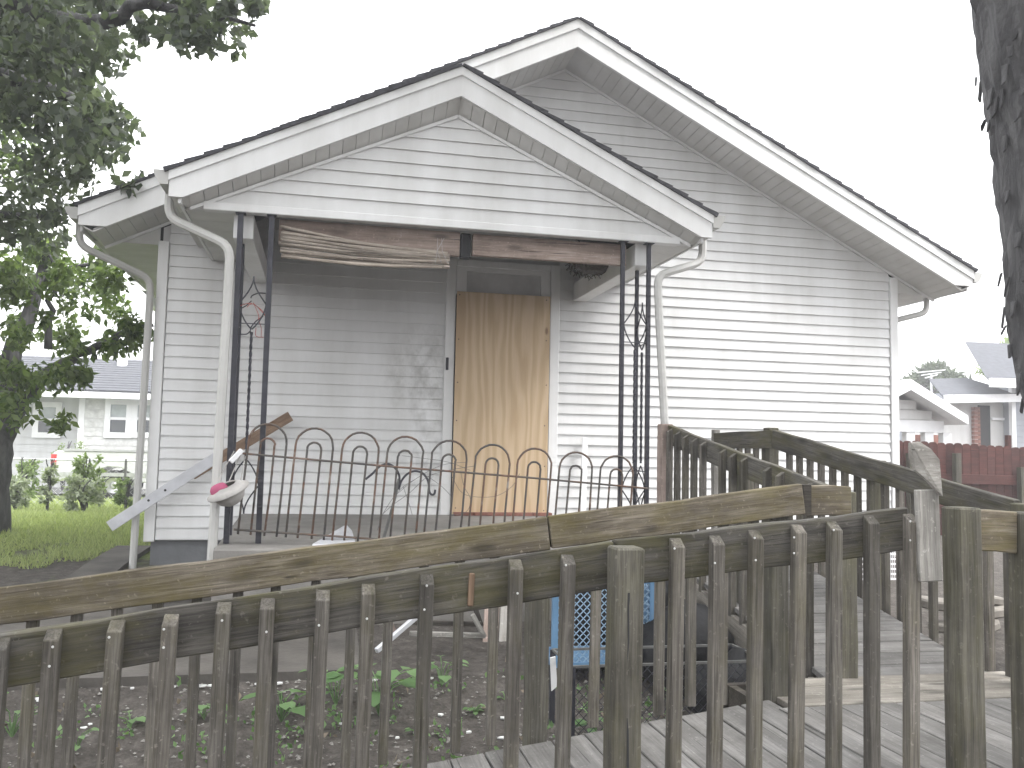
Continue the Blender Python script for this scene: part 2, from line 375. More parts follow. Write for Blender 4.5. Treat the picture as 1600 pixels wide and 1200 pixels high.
def make_ground():
    mt, n, bs, _ = new_mat('ground_soil_grass'); pos = nd(n, 'ShaderNodeNewGeometry').outputs['Position']
    sp = nd(n, 'ShaderNodeSeparateXYZ'); n.links.new(pos, sp.inputs[0])
    n1 = noise(n, pos, 1.3, 6, .6); n2 = noise(n, pos, 14, 6, .65); n3 = noise(n, pos, 60, 4, .6)
    soil = ramp(n, n2, [(.3, (.042, .037, .033)), (.55, (.076, .068, .061)), (.75, (.135, .122, .11))])
    soil = mix(n, .4, soil, ramp(n, n3, [(.35, (.5,.5,.5)), (.65, (1.4,1.4,1.4))]), 'MULTIPLY')
    grass = ramp(n, n2, [(.3, (.1, .14, .04)), (.7, (.24, .29, .1))])
    # grass begins behind the house corner on the left, thin near the house, full further back
    k = mth(n, 'ADD', mth(n, 'MULTIPLY', mth(n, 'ADD', sp.outputs[1], .4), .35), mth(n, 'MULTIPLY', mth(n, 'SUBTRACT', n1, .5), 4.5))
    kk = mth(n, 'MULTIPLY', mth(n, 'MINIMUM', mth(n, 'MAXIMUM', k, 0.), 1.), mth(n, 'LESS_THAN', sp.outputs[0], .5))
    n.links.new(mix(n, kk, soil, grass), bs.inputs['Base Color']); bs.inputs['Roughness'].default_value = .95; bs.inputs['Specular IOR Level'].default_value = .15
    bump(n, bs, mth(n, 'ADD', n2, mth(n, 'MULTIPLY', n3, .5)), .8, .03); return mt
M['ground'] = make_ground()
M['asphalt'] = plain('asphalt', (.09, .09, .09), .95, 0, .15, 3, .4, 80)

# ------------------------------------------------------------------ ground, path, street
def axis(vals): return sorted(set(round(x, 3) for x in vals))
us = axis(list(np.linspace(-400, -20, 8)) + list(np.linspace(-20, -4, 9)) + list(np.linspace(-4, 6, 61)) + list(np.linspace(6, 16, 11)) + list(np.linspace(16, 400, 9)))
vs_ = axis(list(np.linspace(-400, -14, 7)) + list(np.linspace(-14, -6, 9)) + list(np.linspace(-6, 1, 57)) + list(np.linspace(1, 16, 31)) + list(np.linspace(16, 60, 12)) + list(np.linspace(60, 400, 7)))
gm = MB(); vv = []
for v in vs_:
    for u in us:
        z = g(u, v)
        if -4 <= u <= 6 and -6 < v < -2.0 and not (.3 < u < 4.6 and v > -3.3): z += random.gauss(0, .012)
        if -3 < v < 1.2 and -.9 < u < 8: z -= 0
        vv.append((u, v, z))
nu = len(us)
gm.add(vv, [(j*nu+i, j*nu+i+1, (j+1)*nu+i+1, (j+1)*nu+i) for j in range(len(vs_)-1) for i in range(nu-1)])
tag(gm.build('ground', M['ground'], origin=(0,0,0), smooth=True), kind='structure')
pm = MB(); nn = 12
for (u0, u1, v0, v1) in ((-.35, 1.75, -3.18, -1.6), (-.45, -.13, -3.18, 1.1)):
    k = 10
    for i in range(k):
        a, b = v0 + (v1-v0)*i/k, v0 + (v1-v0)*(i+1)/k
        za, zb = g(0, a) + .045, g(0, b) + .045
        pm.add([(u0,a,za),(u1,a,za),(u1,b,zb),(u0,b,zb),(u0,a,za-.15),(u1,a,za-.15),(u1,b,zb-.15),(u0,b,zb-.15)],
               [(0,1,2,3),(4,7,6,5),(0,4,5,1),(1,5,6,2),(2,6,7,3),(3,7,4,0)])
tag(pm.build('path', M['dirtycon'], fix=True), kind='structure')
rm = MB(); rm.add([(-60,16.5,g(0,16.5)+.03),(40,16.5,g(0,16.5)+.03),(40,21.5,g(0,21.5)+.03),(-60,21.5,g(0,21.5)+.03)], [(0,1,2,3)])
tag(rm.build('road', M['asphalt'], fix=False), kind='structure')

# ------------------------------------------------------------------ the house
house = thing('house', (3.742, 3, .42), 'white vinyl-sided gable house with a small front porch and boarded-up door', 'house')
W = 7.484; UC = W/2; ZW = 5.342; SL = .5017; ZB = .653; CRS = .1016; DEP = 9.0
DU0, DU1 = 2.60, 3.73           # door opening incl. casing
def wall_top(u): return ZW - SL*abs(u - UC)
# structural body (behind the siding)
wb = MB()
wb.prism([(.02, .02, ZB-.01), (W-.02, .02, ZB-.01), (W-.02, .02, wall_top(0)-.02), (UC, .02, ZW-.03), (.02, .02, wall_top(0)-.02)], (0, DEP, 0))
front = wb.build('wall', M['siding'], house)
fb = MB(); fb.box((.04, .045, -.1), (W-.04, DEP-.05, ZB-.012)); fb.build('foundation', M['found'], house)
def siding(parent, ua, ub, z0, v, topf=None, n=None, mat=M['siding'], split=None, proud=.018):
    """one plank per course from ua to ub; topf(u) clips the ends to the gable slope"""
    k = 0
    while True:
        za, zb = z0 + CRS*k, z0 + CRS*(k+1) + .004
        k += 1
        if n and k > n: break
        def ext(z):
            if topf is None: return ua, ub
            pk, c, s = topf
            h = (pk - z)/s
            return max(ua, c - h), min(ub, c + h)
        a0, b0 = ext(za); a1, b1 = ext(zb)
        if b0 - a0 < .05: break
        if b1 - a1 < .01: a1 = b1 = (a0+b0)/2
        pieces = [(a0, b0, a1, b1)]
        if split and za < split[2]:
            pieces = []
            if a0 < split[0]: pieces.append((a0, split[0], a1, split[0]))
            if b0 > split[1]: pieces.append((split[1], b0, split[1], b1))
        for (p0, q0, p1, q1) in pieces:
            if q0 - p0 < .03: continue
            j = random.gauss(0, .0012)
            mb = MB()
            yb, yt = v - proud, v - .002
            mb.add([(p0, yb, za+j), (q0, yb, za+j), (q1, yt, zb+j), (p1, yt, zb+j), (p0, v+.006, za+j), (q0, v+.006, za+j), (q1, v+.006, zb+j), (p1, v+.006, zb+j)],
                   [(0,1,2,3), (0,4,5,1), (1,5,6,2), (2,6,7,3), (3,7,4,0)])
            mb.build('siding_plank', mat, parent, fix=False)
siding(front, .085, W-.085, ZB, 0, (ZW, UC, SL), split=(DU0, DU1, 3.32))
# corner posts
for u0 in (-.012, W-.08):
    mb = MB(); mb.box((u0, -.03, ZB-.02), (u0+.092, .05, wall_top(0)-.15 if u0 < 1 else wall_top(W)-.02)); mb.build('corner_trim', M['trim'], house, bevel=.006)
# boxed eave ends (triangles beside the corners) and flat eave soffits
for s in (-1, 1):
    c = 0 if s < 0 else W
    e = c + s*.50
    mb = MB(); pts = [(c+s*.005, -.004, 3.288), (e, -.004, 3.288), (c+s*.005, -.004, wall_top(0)-.01)]
    mb.prism(pts, (0, .02, 0)); mb.build('eave_box_end', M['soffit'], house)
    for i in range(30):
        a = -.02 + i*.3; mb = MB()
        mb.box((min(c+s*.01, e+s*.05), a, 3.276), (max(c+s*.01, e+s*.05), a+.294, 3.286)); mb.build('eave_soffit_panel', M['soffit'], front)
    mb = MB(); mb.box((min(e+s*.052, e+s*.072), -.4, 3.27), (max(e+s*.052, e+s*.072), DEP, 3.46)); mb.build('fascia', M['trim'], house)
# rakes: barge boards, rake soffits, roof
def gable_roof(parent, c, ztop, zend, E, vfront, vwall, vback, barge_h, barge_end, cut, soff_z, soff_half, wsl=None, prof_t=.045, strip=.085, over=.03, name='roof'):
    sl = (ztop - zend)/E; wsl = wsl or sl; fz = ztop - barge_h + .004
    so = MB(); so.prism([(c-.015, vfront+.03, fz), (c+.015, vfront+.03, fz), (c+.015, vwall-.002, soff_z), (c-.015, vwall-.002, soff_z)], (0, 0, .012)); sof = so.build('soffit', M['soffit'], parent)
    for s in (-1, 1):
        mb = MB()       # barge board: lower face, with a drip strip above it standing proud
        zb_end = zend - barge_end
        ue = c + s*E
        lowline = lambda u: ztop - barge_h - sl*abs(u-c)
        uc = c + s*(ztop - barge_h - zb_end)/sl      # where the low edge meets the level cut
        poly = [(c, vfront, ztop), (ue, vfront, zend), (ue, vfront, zb_end), (uc, vfront, zb_end), (c, vfront, ztop-barge_h)]
        mb.prism(poly, (0, .03, 0)); mb.build('barge_board', M['trim'], parent)
        mb = MB(); poly = [(c, vfront-.014, ztop+.004), (ue+s*.004, vfront-.014, zend+.004), (ue+s*.004, vfront-.014, zend-strip), (c, vfront-.014, ztop-strip)]
        mb.prism(poly, (0, .0135, 0)); mb.build('drip_edge', M['trim'], parent)
        # rake soffit panels, front edge on the barge board, back edge on the wall
        n = int(soff_half*math.hypot(1, sl)/.1016); stp = soff_half/n
        nrm = Vector((s*sl, 0, 1)).normalized()
        fp_ = lambda h: Vector((c + s*h, vfront+.03, fz - sl*h)); wp_ = lambda h: Vector((c + s*h, vwall-.002, soff_z - wsl*h))
        for i in range(n):
            h0, h1 = i*stp + .003, (i+1)*stp - .001
            mb = MB(); mb.prism([fp_(h0), fp_(h1), wp_(h1), wp_(h0)], nrm*.012); mb.build('soffit_panel', M['soffit'], sof)
        mb = MB(); up_ = Vector((0, 0, .02))
        mb.prism([fp_(0)+up_, fp_(soff_half)+up_, wp_(soff_half)+up_, wp_(0)+up_], (0, 0, .008)); mb.build('soffit_backing', M['soffit'], parent)
        if soff_half < E-.02:      # close the eave end between the last panel and the barge end
            q0, q1 = fp_(soff_half), Vector((c + s*(E-.01), vfront+.03, max(fz - sl*(E-.01), zend-barge_end+.003)))
            w1 = wp_(soff_half)
            mb = MB(); mb.prism([q0, q1, Vector((q1.x, vwall+.3, q1.z)), w1], (0, 0, .01)); mb.build('soffit_return', M['soffit'], parent)
        # small j-channel between soffit and wall
        mb = MB(); mb.beam((c, vwall-.018, soff_z-.012), (c+s*soff_half, vwall-.018, soff_z-.012-wsl*soff_half), .02, .022); mb.build('soffit_channel', M['trim'], parent)
        # shingled slope with stepped courses
        mb = MB(); Ls = math.hypot(E+over, (E+over)*sl); nc = int(Ls/.14)+1
        dd = Vector((s, 0, -sl)).normalized(); nr = Vector((s*sl, 0, 1)).normalized(); base = Vector((c, 0, ztop+.006))
        for i in range(nc):
            a, b = i*.14, min((i+1)*.14+.02, Ls)
            A0 = base + dd*a; B0 = base + dd*b
            ta, tb = .018, .018 + .016
            w0, w1 = vfront-.03+random.uniform(-.006, .006), vback
            q = [A0, B0, B0+nr*tb, A0+nr*ta]
            mb.prism([Vector((p.x, w0, p.z)) for p in q], (0, w1-w0, 0))
        mb.build('roof_slope', M['shingle'], parent)
        mb = MB()   # roof deck under the shingles
        A0 = base - Vector((0,0,.012)); B0 = A0 + dd*(Ls-.03)
        mb.prism([Vector((p.x, vfront+.032, p.z)) for p in (A0, B0, B0-nr*.02, A0-nr*.02)], (0, vback-vfront-.05, 0)); mb.build('roof_deck', M['dark'], parent)
gable_roof(house, UC, 5.626, 3.463, 4.312, -.48, 0, DEP+.3, .266, .157, .28, 5.338, 4.20)
PC = 2.404; PV = -1.856
gable_roof(house, PC, 4.338, 3.367, 2.013, -2.014, PV, -.02, .216, .172, .15, 4.028, 1.885, wsl=.457, strip=.06)
# porch gable wall
mb = MB(); GSL = (4.023-3.16)/1.891
mb.prism([(PC-1.89, PV+.006, 3.165), (PC+1.89, PV+.006, 3.165), (PC, PV+.006, 4.02)], (0, .06, 0)); pg = mb.build('porch_gable', M['siding'], house)
siding(pg, PC-1.88, PC+1.88, 3.215, PV, (4.023, PC, GSL))
mb = MB(); mb.box((PC-1.80, PV-.03, 3.155), (PC+1.80, PV+.05, 3.214)); mb.build('gable_base_trim', M['trim'], house, bevel=.005)
# porch eave soffits (flat), fascias
for s in (-1, 1):
    a, b = PC + s*1.56, PC + s*1.93
    for i in range(6):
        v0 = PV + .055 + i*.3; mb = MB(); mb.box((min(a,b), v0, 3.165), (max(a,b), min(v0+.294, -.03), 3.176)); mb.build('eave_soffit_panel', M['soffit'], pg)
    mb = MB(); x0 = PC + s*1.935; mb.box((min(x0, x0+s*.02), -1.98, 3.16), (max(x0, x0+s*.02), -.02, 3.36)); mb.build('fascia', M['trim'], house)
    # side beams boxed in white
    x0, x1 = PC + s*1.46, PC + s*1.60
    mb = MB(); mb.box((min(x0,x1), PV+.07, 2.985), (max(x0,x1), -.025, 3.162)); mb.build('side_beam', M['trim'], house, bevel=.004)
# header beam boards (bare brown wood) between the columns
mb = MB()
board('header_beam', (1.12, -1.73, 3.065), (2.46, -1.73, 3.065), .05, .185, M['beamwood'], house, seg=8, rough=.002)
board('header_beam', (2.56, -1.73, 3.07), (3.80, -1.73, 3.07), .05, .165, M['beamwood'], house, seg=8, rough=.002)
mb = MB(); mb.box((2.465, -1.765, 2.96), (2.545, -1.70, 3.15)); mb.build('joint_bracket', M['dark'], house, bevel=.006)
# gutters (K profile) and downspouts
def gutter(x, s, v0, v1, z):
    mb = MB(); prof = [(0, 0), (0, -.1), (.055, -.1), (.085, -.055), (.1, -.02), (.1, 0), (.092, 0), (.09, -.02), (.076, -.05), (.05, -.092), (.008, -.092), (.008, 0)]
    mb.prism([(x + s*a, v0, z + b) for a, b in prof], (0, v1-v0, 0))
    mb.prism([(x + s*a, v0-.002, z + b) for a, b in prof[:6]], (0, .004, 0))
    mb.build('gutter', M['gutter'], house)
gutter(-.575, -1, -.49, DEP, 3.45); gutter(W+.575, 1, -.49, DEP, 3.45)
gutter(PC-2.017, -1, -2.02, -.03, 3.375); gutter(PC+2.017, 1, -2.02, -.03, 3.375)
def smooth_path(pts, k=6):
    P = [Vector(p) for p in pts]; out = []
    P = [P[0]*2-P[1]] + P + [P[-1]*2-P[-2]]
    for i in range(1, len(P)-2):
        for j in range(k):
            t = j/k; a, b, c, d = P[i-1:i+3]
            out.append(.5*((2*b) + (c-a)*t + (2*a-5*b+4*c-d)*t*t + (3*b-a-3*c+d)*t**3))
    out.append(P[-2]); return out
def spout(pts, label=None, r=.033):
    mb = MB(); mb.tube(pts, r, 8, flat=.8); o = mb.build('downspout', M['gutter'], house, smooth=False)
    k = len(pts)
    return o
def elbowed(keys):     # straight runs with rounded bends
    P = [Vector(k) for k in keys]; out = [P[0]]
    for i in range(1, len(P)-1):
        a = P[i] + (P[i-1]-P[i]).normalized()*min(.09, (P[i-1]-P[i]).length*.45); b = P[i] + (P[i+1]-P[i]).normalized()*min(.09, (P[i+1]-P[i]).length*.45)
        for t in (0, .25, .5, .75, 1): out.append(a*(1-t)**2 + P[i]*2*t*(1-t) + b*t*t)
    out.append(P[-1]); return out
spout(elbowed([(-.6, -.3, 3.36), (-.6, -.3, 3.17), (-.05, -.085, 2.95), (-.05, -.085, 2.6), (-.075, -.085, g(0,0)-.02)]))
spout(elbowed([(PC-2.05, -1.75, 3.29), (PC-2.05, -1.75, 3.11), (.80, -1.9, 2.90), (.80, -1.9, 2.6), (.775, -1.93, .70)]))
spout(elbowed([(PC+2.05, -1.75, 3.29), (PC+2.05, -1.75, 3.06), (4.02, -1.87, 2.90), (4.035, -1.87, 2.6), (4.135, -1.90, .86)]))
spout(elbowed([(W+.5, .15, 3.30), (W+.5, .15, 3.12), (W+.06, .15, 3.0), (W+.06, .15, 2.7), (W+.06, .15, .45)]))
# door opening: casing, transom, plywood
mb = MB(); mb.box((DU0, -.03, .87), (2.695, .03, 3.33)); mb.build('door_casing', M['trim'], house, bevel=.005)
mb = MB(); mb.box((3.634, -.03, .87), (DU1, .03, 3.33)); mb.build('door_casing', M['trim'], house, bevel=.005)
mb = MB(); mb.box((2.697, -.03, 3.262), (3.632, .03, 3.33)); mb.build('door_casing', M['trim'], house, bevel=.005)
mb = MB()
for (a, b, c, d) in ((2.70, 2.80, 2.98, 3.26), (3.54, 3.63, 2.98, 3.26), (2.80, 3.54, 3.22, 3.26)): mb.box((a, -.012, c), (b, .03, d))
tr = mb.build('transom', M['trim'], house)
mb = MB(); mb.box((2.79, .012, 2.97), (3.55, .02, 3.225)); mb.build('pane', M['transom'], tr)
mb = MB(); mb.box((2.703, -.05, .885), (3.627, -.036, 3.012)); ply = mb.build('door_board', M['ply'], house, bevel=.002)
mb = MB()
for zz in np.linspace(.95, 2.95, 6):
    for uu in (2.735, 3.595): mb.lathe([(.0001, -.002), (.006, -.002), (.006, 0), (.0001, 0)], Matrix.Translation((uu+random.uniform(-.008,.008), -.0502, zz+random.uniform(-.03,.03))) @ Matrix.Rotation(R(90), 4, 'X'), 8)
mb.build('screw_heads', M['iron'], ply)
ply['label'] = 'raw plywood sheet nailed over the doorway'
mb = MB(); mb.box((2.70, -.036, .872), (3.63, .018, 2.99)); mb.build('door_leaf', M['dark'], house)
mb = MB()
for i in range(5): mb.box((2.72+i*.19, -.13, .884), (2.90+i*.19, -.02, .912))
mb.build('brick_sill', M['brick'], house)
mb = MB(); mb.box((2.615, -.05, 2.25), (2.64, -.028, 2.37)); mb.build('latch', M['iron'], house, bevel=.004)
# porch slab
mb = MB(); mb.prism([(.80, -2.1, .1), (.80, -.02, .1), (.80, -.02, .884), (.80, -2.1, .802)], (3.22, 0, 0)); mb.build('porch_slab', M['concrete'], house, bevel=.012)
# wrought-iron corner columns (three bars, scrolls and twisted rods between them)
def col_pts(s): return [(PC + s*1.545, -1.86), (PC + s*1.33, -1.86), (PC + s*1.545, -1.60)]
def iron_column(s):
    (cu, cv), (au, av), (bu, bv) = col_pts(s)
    zt, zb = 3.15, .815; q_ = .019 if s < 0 else .015
    mb = MB(); mb.box((cu-q_, cv-q_, zb), (cu+q_, cv+q_, zt)); root = mb.build('porch_column', M['iron'], house)
    mb = MB(); mb.box((au-q_, av-q_, zb), (au+q_, av+q_, zt)); mb.build('column_bar', M['iron'], root)
    mb = MB(); mb.box((bu-.013, bv-.013, zb+.03), (bu+.013, bv+.013, zt-.02)); mb.build('column_bar', M['iron'], root)
    mb = MB()
    for (pu, pv) in ((cu,cv),(au,av),(bu,bv)): mb.box((pu-.035, pv-.035, zt-.006), (pu+.035, pv+.035, zt))
    mb.build('column_cap', M['iron'], root)
    for (eu, ev) in ((au, av), (bu, bv)):
        d = Vector((eu-cu, ev-cv, 0)); mid = Vector((cu, cv, 0)) + d*.5
        mb = MB()     # twisted rod
        n = 64; z0, z1 = 1.42, 2.30; vs = []; fs = []
        for i in range(n+1):
            z = z0 + (z1-z0)*i/n; a = i*.42
            for j in range(4):
                an = a + j*math.pi/2; vs.append((mid.x + .011*math.cos(an), mid.y + .011*math.sin(an), z))
        for i in range(n):
            for j in range(4): fs.append((i*4+j, i*4+(j+1) % 4, i*4+4+(j+1) % 4, i*4+4+j))
        mb.add(vs, fs); mb.build('twisted_rod', M['iron'], root)
        for (zc, sg) in ((2.30, 1), (1.42, -1)):
            mb = MB(); h = .5*d.length - .012; dn = d.normalized()
            for q in (-1, 1):
                pts = [mid + dn*(q*h*(math.sin(t*math.pi/2))) + Vector((0,0, zc + sg*(.02 + .22*t**1.2))) for t in np.linspace(0, 1, 9)]
                mb.tube(pts, .0055, 5)
                pts = [mid + dn*(q*h*(1-math.sin(t*math.pi/2))) + Vector((0,0, zc + sg*(.20 + .2*t))) for t in np.linspace(0, 1, 9)]
                mb.tube(pts, .0055, 5)
            mb.build('scroll', M['iron'], root)
        mb = MB()
        for zz in (1.36, 2.36): mb.beam(Vector((cu,cv,zz)), Vector((eu,ev,zz)), .01, .006)
        mb.build('cross_strap', M['iron'], root)
for s in (-1, 1): iron_column(s)
# the end of a rear wing's eave showing past the left corner
rw = MB(); rw.box((-1.66, 7.0, 4.14), (.0, 8.9, 4.24)); o_ = rw.build('rear_wing_roof', M['roof_grey'], house)
rw = MB(); rw.box((-1.70, 6.95, 3.99), (.0, 6.99, 4.13)); rw.build('rear_wing_fascia', M['trim'], house)
rw = MB(); rw.box((-1.45, 7.4, 3.80), (.01, 8.8, 3.98)); rw.build('rear_wing_wall', M['greywall'], house)

# ------------------------------------------------------------------ wheelchair ramp
ramp_t = thing('wheelchair_ramp', (3.4, -4.9, .0), 'weathered grey wooden wheelchair ramp with picket railings turning up to the porch', 'ramp')
zt = lambda u: .996 + .1294*(u - .675)
RH = .137
NU, NZ = [.675, 1.116, 1.592, 2.087, 2.381, 2.831, 3.31], None
NZ = [at(x, y, v=-5.776).z for x, y in ((0, 991), (300, 945), (560, 906), (820, 866), (970, 844.5), (1200, 817.5), (1400, 795))]
NU = [at(x, y, v=-5.776).x for x, y in ((0, 991), (300, 945), (560, 906), (820, 866), (970, 844.5), (1200, 817.5), (1400, 795))]
def zn(u):
    if u < NU[0]: return NZ[0] + (u-NU[0])*(NZ[4]-NZ[0])/(NU[4]-NU[0])
    return float(np.interp(u, NU, NZ))
VN, VF = -5.757, -4.681      # rail board centre planes
DROP = .935
def picket(u, v, ztop, zbot, face, parent, lean=0., mat='picket'):
    # face: direction (du, dv) the bevelled head looks to
    h = ztop - zbot
    o = board('picket', (u + lean*h*0, v, zbot), (u + lean*h, v, ztop), .038, .038, M[mat], parent, up=(-face[0], -face[1], 0), cut=.026, bev=.002, key=0)
    return o
def railing(p0, p1, parent, mat, seg=14):
    return board('railing', p0, p1, .038, RH, M[mat], parent, seg=seg, rough=.0022, bev=.004)
# near railing of the lower run
u_post = at(970, 1000, v=VN-.06).x
rn = railing((-1.6, VN, zn(-1.6)-RH/2), (u_post-.002, VN, zn(u_post)-RH/2), ramp_t, 'rail_out', 22)
rn2 = railing((u_post+.002, VN, zn(u_post)-RH/2), (3.36, VN, zn(3.31)+.003-RH/2), ramp_t, 'rail_out', 8)
near_x = [(-85, 1015), (0, 1000), (83, 985), (173, 970), (259, 956), (349, 940), (420, 930), (504, 917), (578, 906), (666, 893), (808, 872), (885, 860), (1056, 836), (1120, 828), (1181, 821), (1243, 814), (1303, 807), (1362, 800), (1421, 794)]
for i, (x, y) in enumerate(near_x):
    u = at(x, y, v=VN-.038).x
    picket(u - .01, VN-.0385, zn(u) + (-.003 if x < 700 else -.008) - random.uniform(0, .01), zt(u)-DROP-.2, (0, -1), rn if x < 970 else rn2, lean=.012+random.uniform(-.006, .01))
def post4(u, v, z0, z1, parent, mat='post', w=.089, lean=0):
    return board('post', (u, v, z0), (u+lean, v, z1), w, w, M[mat], parent, up=(0,-1,0), seg=6, rough=.0012, bev=.006, key=round(u, 2))
post4(u_post, VN-.065, -.3, zn(u_post)-.012, rn, lean=.01)
u_end = at(1502, 1000, v=VN).x
post4(u_end, VN-.01, -.3, zt(3.36)+.0, rn)
u_end2 = at(1606, 1000, v=VN).x
post4(u_end2, VN-.01, -.3, zt(3.36)-.015, rn)
cp = board('crack', (u_post+.012, VN-.1098, .1), (u_post+.004, VN-.1098, zn(u_post)-.14), .005, .003, M['dark'], rn, up=(0,-1,0), seg=7, rough=.0018, bev=0)
rl = railing((u_end+.046, VN, 1.335-RH/2), (u_end2-.046, VN, 1.33-RH/2), ramp_t, 'rail_in', 2)
rl2 = railing((u_end2+.046, VN, 1.33-RH/2), (4.95, VN, 1.33-RH/2), ramp_t, 'rail_out', 6)
for i in range(6): picket(u_end2 + .15 + i*.145, VN-.0385, 1.318, .2, (0,-1), rl2)
# screws and staple slots
mb = MB()
for (x, y) in near_x[1:]:
    u = at(x, y, v=VN-.058).x
    for dz in (.035, .095):
        if random.random() < .45: continue
        mb.lathe([(.0001, -.001), (.0034, -.001), (.0034, .0), (.0001, .0005)], Matrix.Translation((u+random.uniform(-.006,.004), VN-.0585, zn(u)-dz-random.uniform(0,.015))) @ Matrix.Rotation(R(90), 4, 'X'), 8)
mb.build('screw_heads', M['screw'], ramp_t)
so_ = at(737, 922, v=VN-.024)
board('picket_stub', (so_.x-.003, VN-.0235, zn(so_.x)-.125), (so_.x, VN-.0235, zn(so_.x)-.03),   .018, .006, M['plankdark'], rn, up=(0,-1,0))['label'] = 'raw brown strip left where a picket came off'
# splintered board nailed to the near railing
pb = at(1452, 908, v=VN-.06); pt = at(1447, 765, v=VN-.06)
board('broken_board', pb, pt, .082, .019, M['greywood'], ramp_t, up=(0,-1,0), seg=5, rough=.001)['label'] = 'grey split board nailed upright to the railing'
mb = MB(); a = [at(x, y, v=VN-.075) for x, y in ((1424, 692), (1437, 690), (1452, 702), (1463, 718), (1469, 775), (1464, 768), (1452, 752), (1434, 735), (1428, 715))]
lean = [0.0, .0, -.01, -.015, -.012, -.006, .0, .008, .01]
mb.prism([p + Vector((0, l, 0)) for p, l in zip(a, lean)], (0, .016, 0)); mb.build('splintered_top', M['palewood'], ramp_t)['label'] = 'pale torn top of the broken board'
# far railing of the lower run (two boards butted together)
uj = at(859, 830, v=VF-.02).x; ue = at(1256, 780, v=VF-.02).x
rf = railing((-1.9, VF, zt(-1.9)-RH/2), (uj-.003, VF, zt(uj)-RH/2), ramp_t, 'rail_in', 22)
rf2 = railing((uj+.003, VF, zt(uj)-RH/2+.003), (ue, VF, zt(ue)-RH/2), ramp_t, 'rail_in', 8)
u = -.9; k = 0
while u < ue-.1:
    k += 1
    if abs(u - (uj+.01)) > .1:
        picket(u, VF+.0385, zt(u)-.01, zt(u)-DROP+.01+random.uniform(-.01,.02), (0, 1), rf if u < uj else rf2, lean=random.uniform(-.004,.012))
    u += .148
up_ = at(842, 1100, v=VF).x
post4(up_, VF+.065, -.3, zt(up_)-.02, rf2); 
u1p = at(1218, 1080, v=VF+.03).x
post4(u1p, VF+.065, -.2, zt(u1p)-.01, rf2)
rs = railing((ue+.045, VF+.02, 1.365-RH/2), (at(1326, 780, v=VF+.02).x, VF+.02, 1.368-RH/2), ramp_t, 'rail_in', 2)
mb = MB(); mb.box((ue+.004, VF-.012, 1.37-RH+.003), (ue+.043, VF+.06, 1.373)); mb.build('spacer', M['darkwood'], ramp_t)
# upper run
UL, UR = 3.95, 4.85
zl = lambda v: 1.375 + (1.705-1.375)*(v+4.217)/(4.217-2.295)
zr = lambda v: 1.322 + (1.697-1.322)*(v+4.475)/(4.475-2.189)
ra = railing((UL+.019, -4.45, zl(-4.45)-RH/2), (UL+.019, -2.24, zl(-2.24)-RH/2), ramp_t, 'rail_out', 10)
FL = lambda v: .425 + (.80-.425)*min(1, max(0, (v+4.3)/2.1))
miss = (5, 9, 12)
for i in range(14):
    v = -2.36 - i*.142
    if i in miss: continue
    picket(UL-.0195, v, zl(v)-.01, FL(v)-.06, (-1, 0), ra, lean=0)
post4(UL-.01, -2.25, .1, zl(-2.25)+.004, ra, 'beamwood'); post4(UL+.085, -4.36, -.2, zl(-4.36)-.02, ra)
post4(UL+.085, -3.3, -.2, zl(-3.3)-.02, ra)
rb = railing((UR, -4.56, zr(-4.56)-RH/2), (UR, -2.18, zr(-2.18)-RH/2), ramp_t, 'rail_out', 10)
rc = railing((UR, -2.175, 1.698-RH/2), (UR, -1.17, 1.69-RH/2), ramp_t, 'rail_out', 4)
for i in range(16):
    v = -2.34 - i*.142
    picket(UR+.0385, v, zr(v)-.01, FL(v)-.06, (1, 0), rb)
for i in range(5):
    v = -1.4 - i*.142; picket(UR+.0385, v, 1.688, .74, (1, 0), rc)
post4(UR+.066, -2.02, .1, 1.72, rc, 'post'); post4(UR+.02, -1.125, .1, 1.72, rc, 'greywood', .06); post4(UR+.066, -3.35, -.2, zr(-3.35)-.02, rb); 
post4(UR-.02, -4.64, -.2, zr(-4.64)-.0, rb)
# rail along the right-hand end of the landing
rd = railing((UR+.06, -4.62, 1.32-RH/2), (UR+.06, -5.70, 1.32-RH/2), ramp_t, 'rail_out', 5)
for i in range(6): picket(UR+.0985, -4.78-i*.15, 1.31, .3, (1, 0), rd)
# decks
def deck(name): 
    mb = MB(); return mb
fr = MB()
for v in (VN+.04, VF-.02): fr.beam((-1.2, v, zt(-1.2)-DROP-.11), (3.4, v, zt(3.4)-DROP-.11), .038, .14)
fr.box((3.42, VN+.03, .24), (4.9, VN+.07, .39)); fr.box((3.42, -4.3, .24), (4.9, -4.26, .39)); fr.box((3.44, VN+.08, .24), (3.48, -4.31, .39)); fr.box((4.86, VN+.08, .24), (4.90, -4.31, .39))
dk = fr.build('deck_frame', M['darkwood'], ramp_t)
def deck_board(p0, p1, w, mat='deck', up=(0,0,1)):
    board('deck_board', p0, p1, w, .028, M[mat], dk, up=up, seg=3, rough=.0012, bev=.003, key=random.randint(0, 5))
u = -.6
dn = Vector((-.1294, 0, 1)).normalized()
while u < 3.42:
    z = zt(u)-DROP-.014
    deck_board((u, VN+.025, z), (u, VF-.005+.02, z), .138, up=dn); u += .1425
u = 3.50
while u < 4.92:
    deck_board((u, VN+.025, .411), (u, -4.80, .411), .138); u += .1425
for i, v in enumerate((-4.725, -4.58, -4.435)):
    deck_board((3.50+.1*(i == 1), v, .413), (4.93, v, .413), .138, 'newwood')
v = -4.29; un = Vector((0, -.1786, 1)).normalized()
while v < -2.24:
    deck_board((UL-.015, v, FL(v)-.012), (UR+.01, v, FL(v)-.012), .14, up=un); v += .1435
v = -2.15
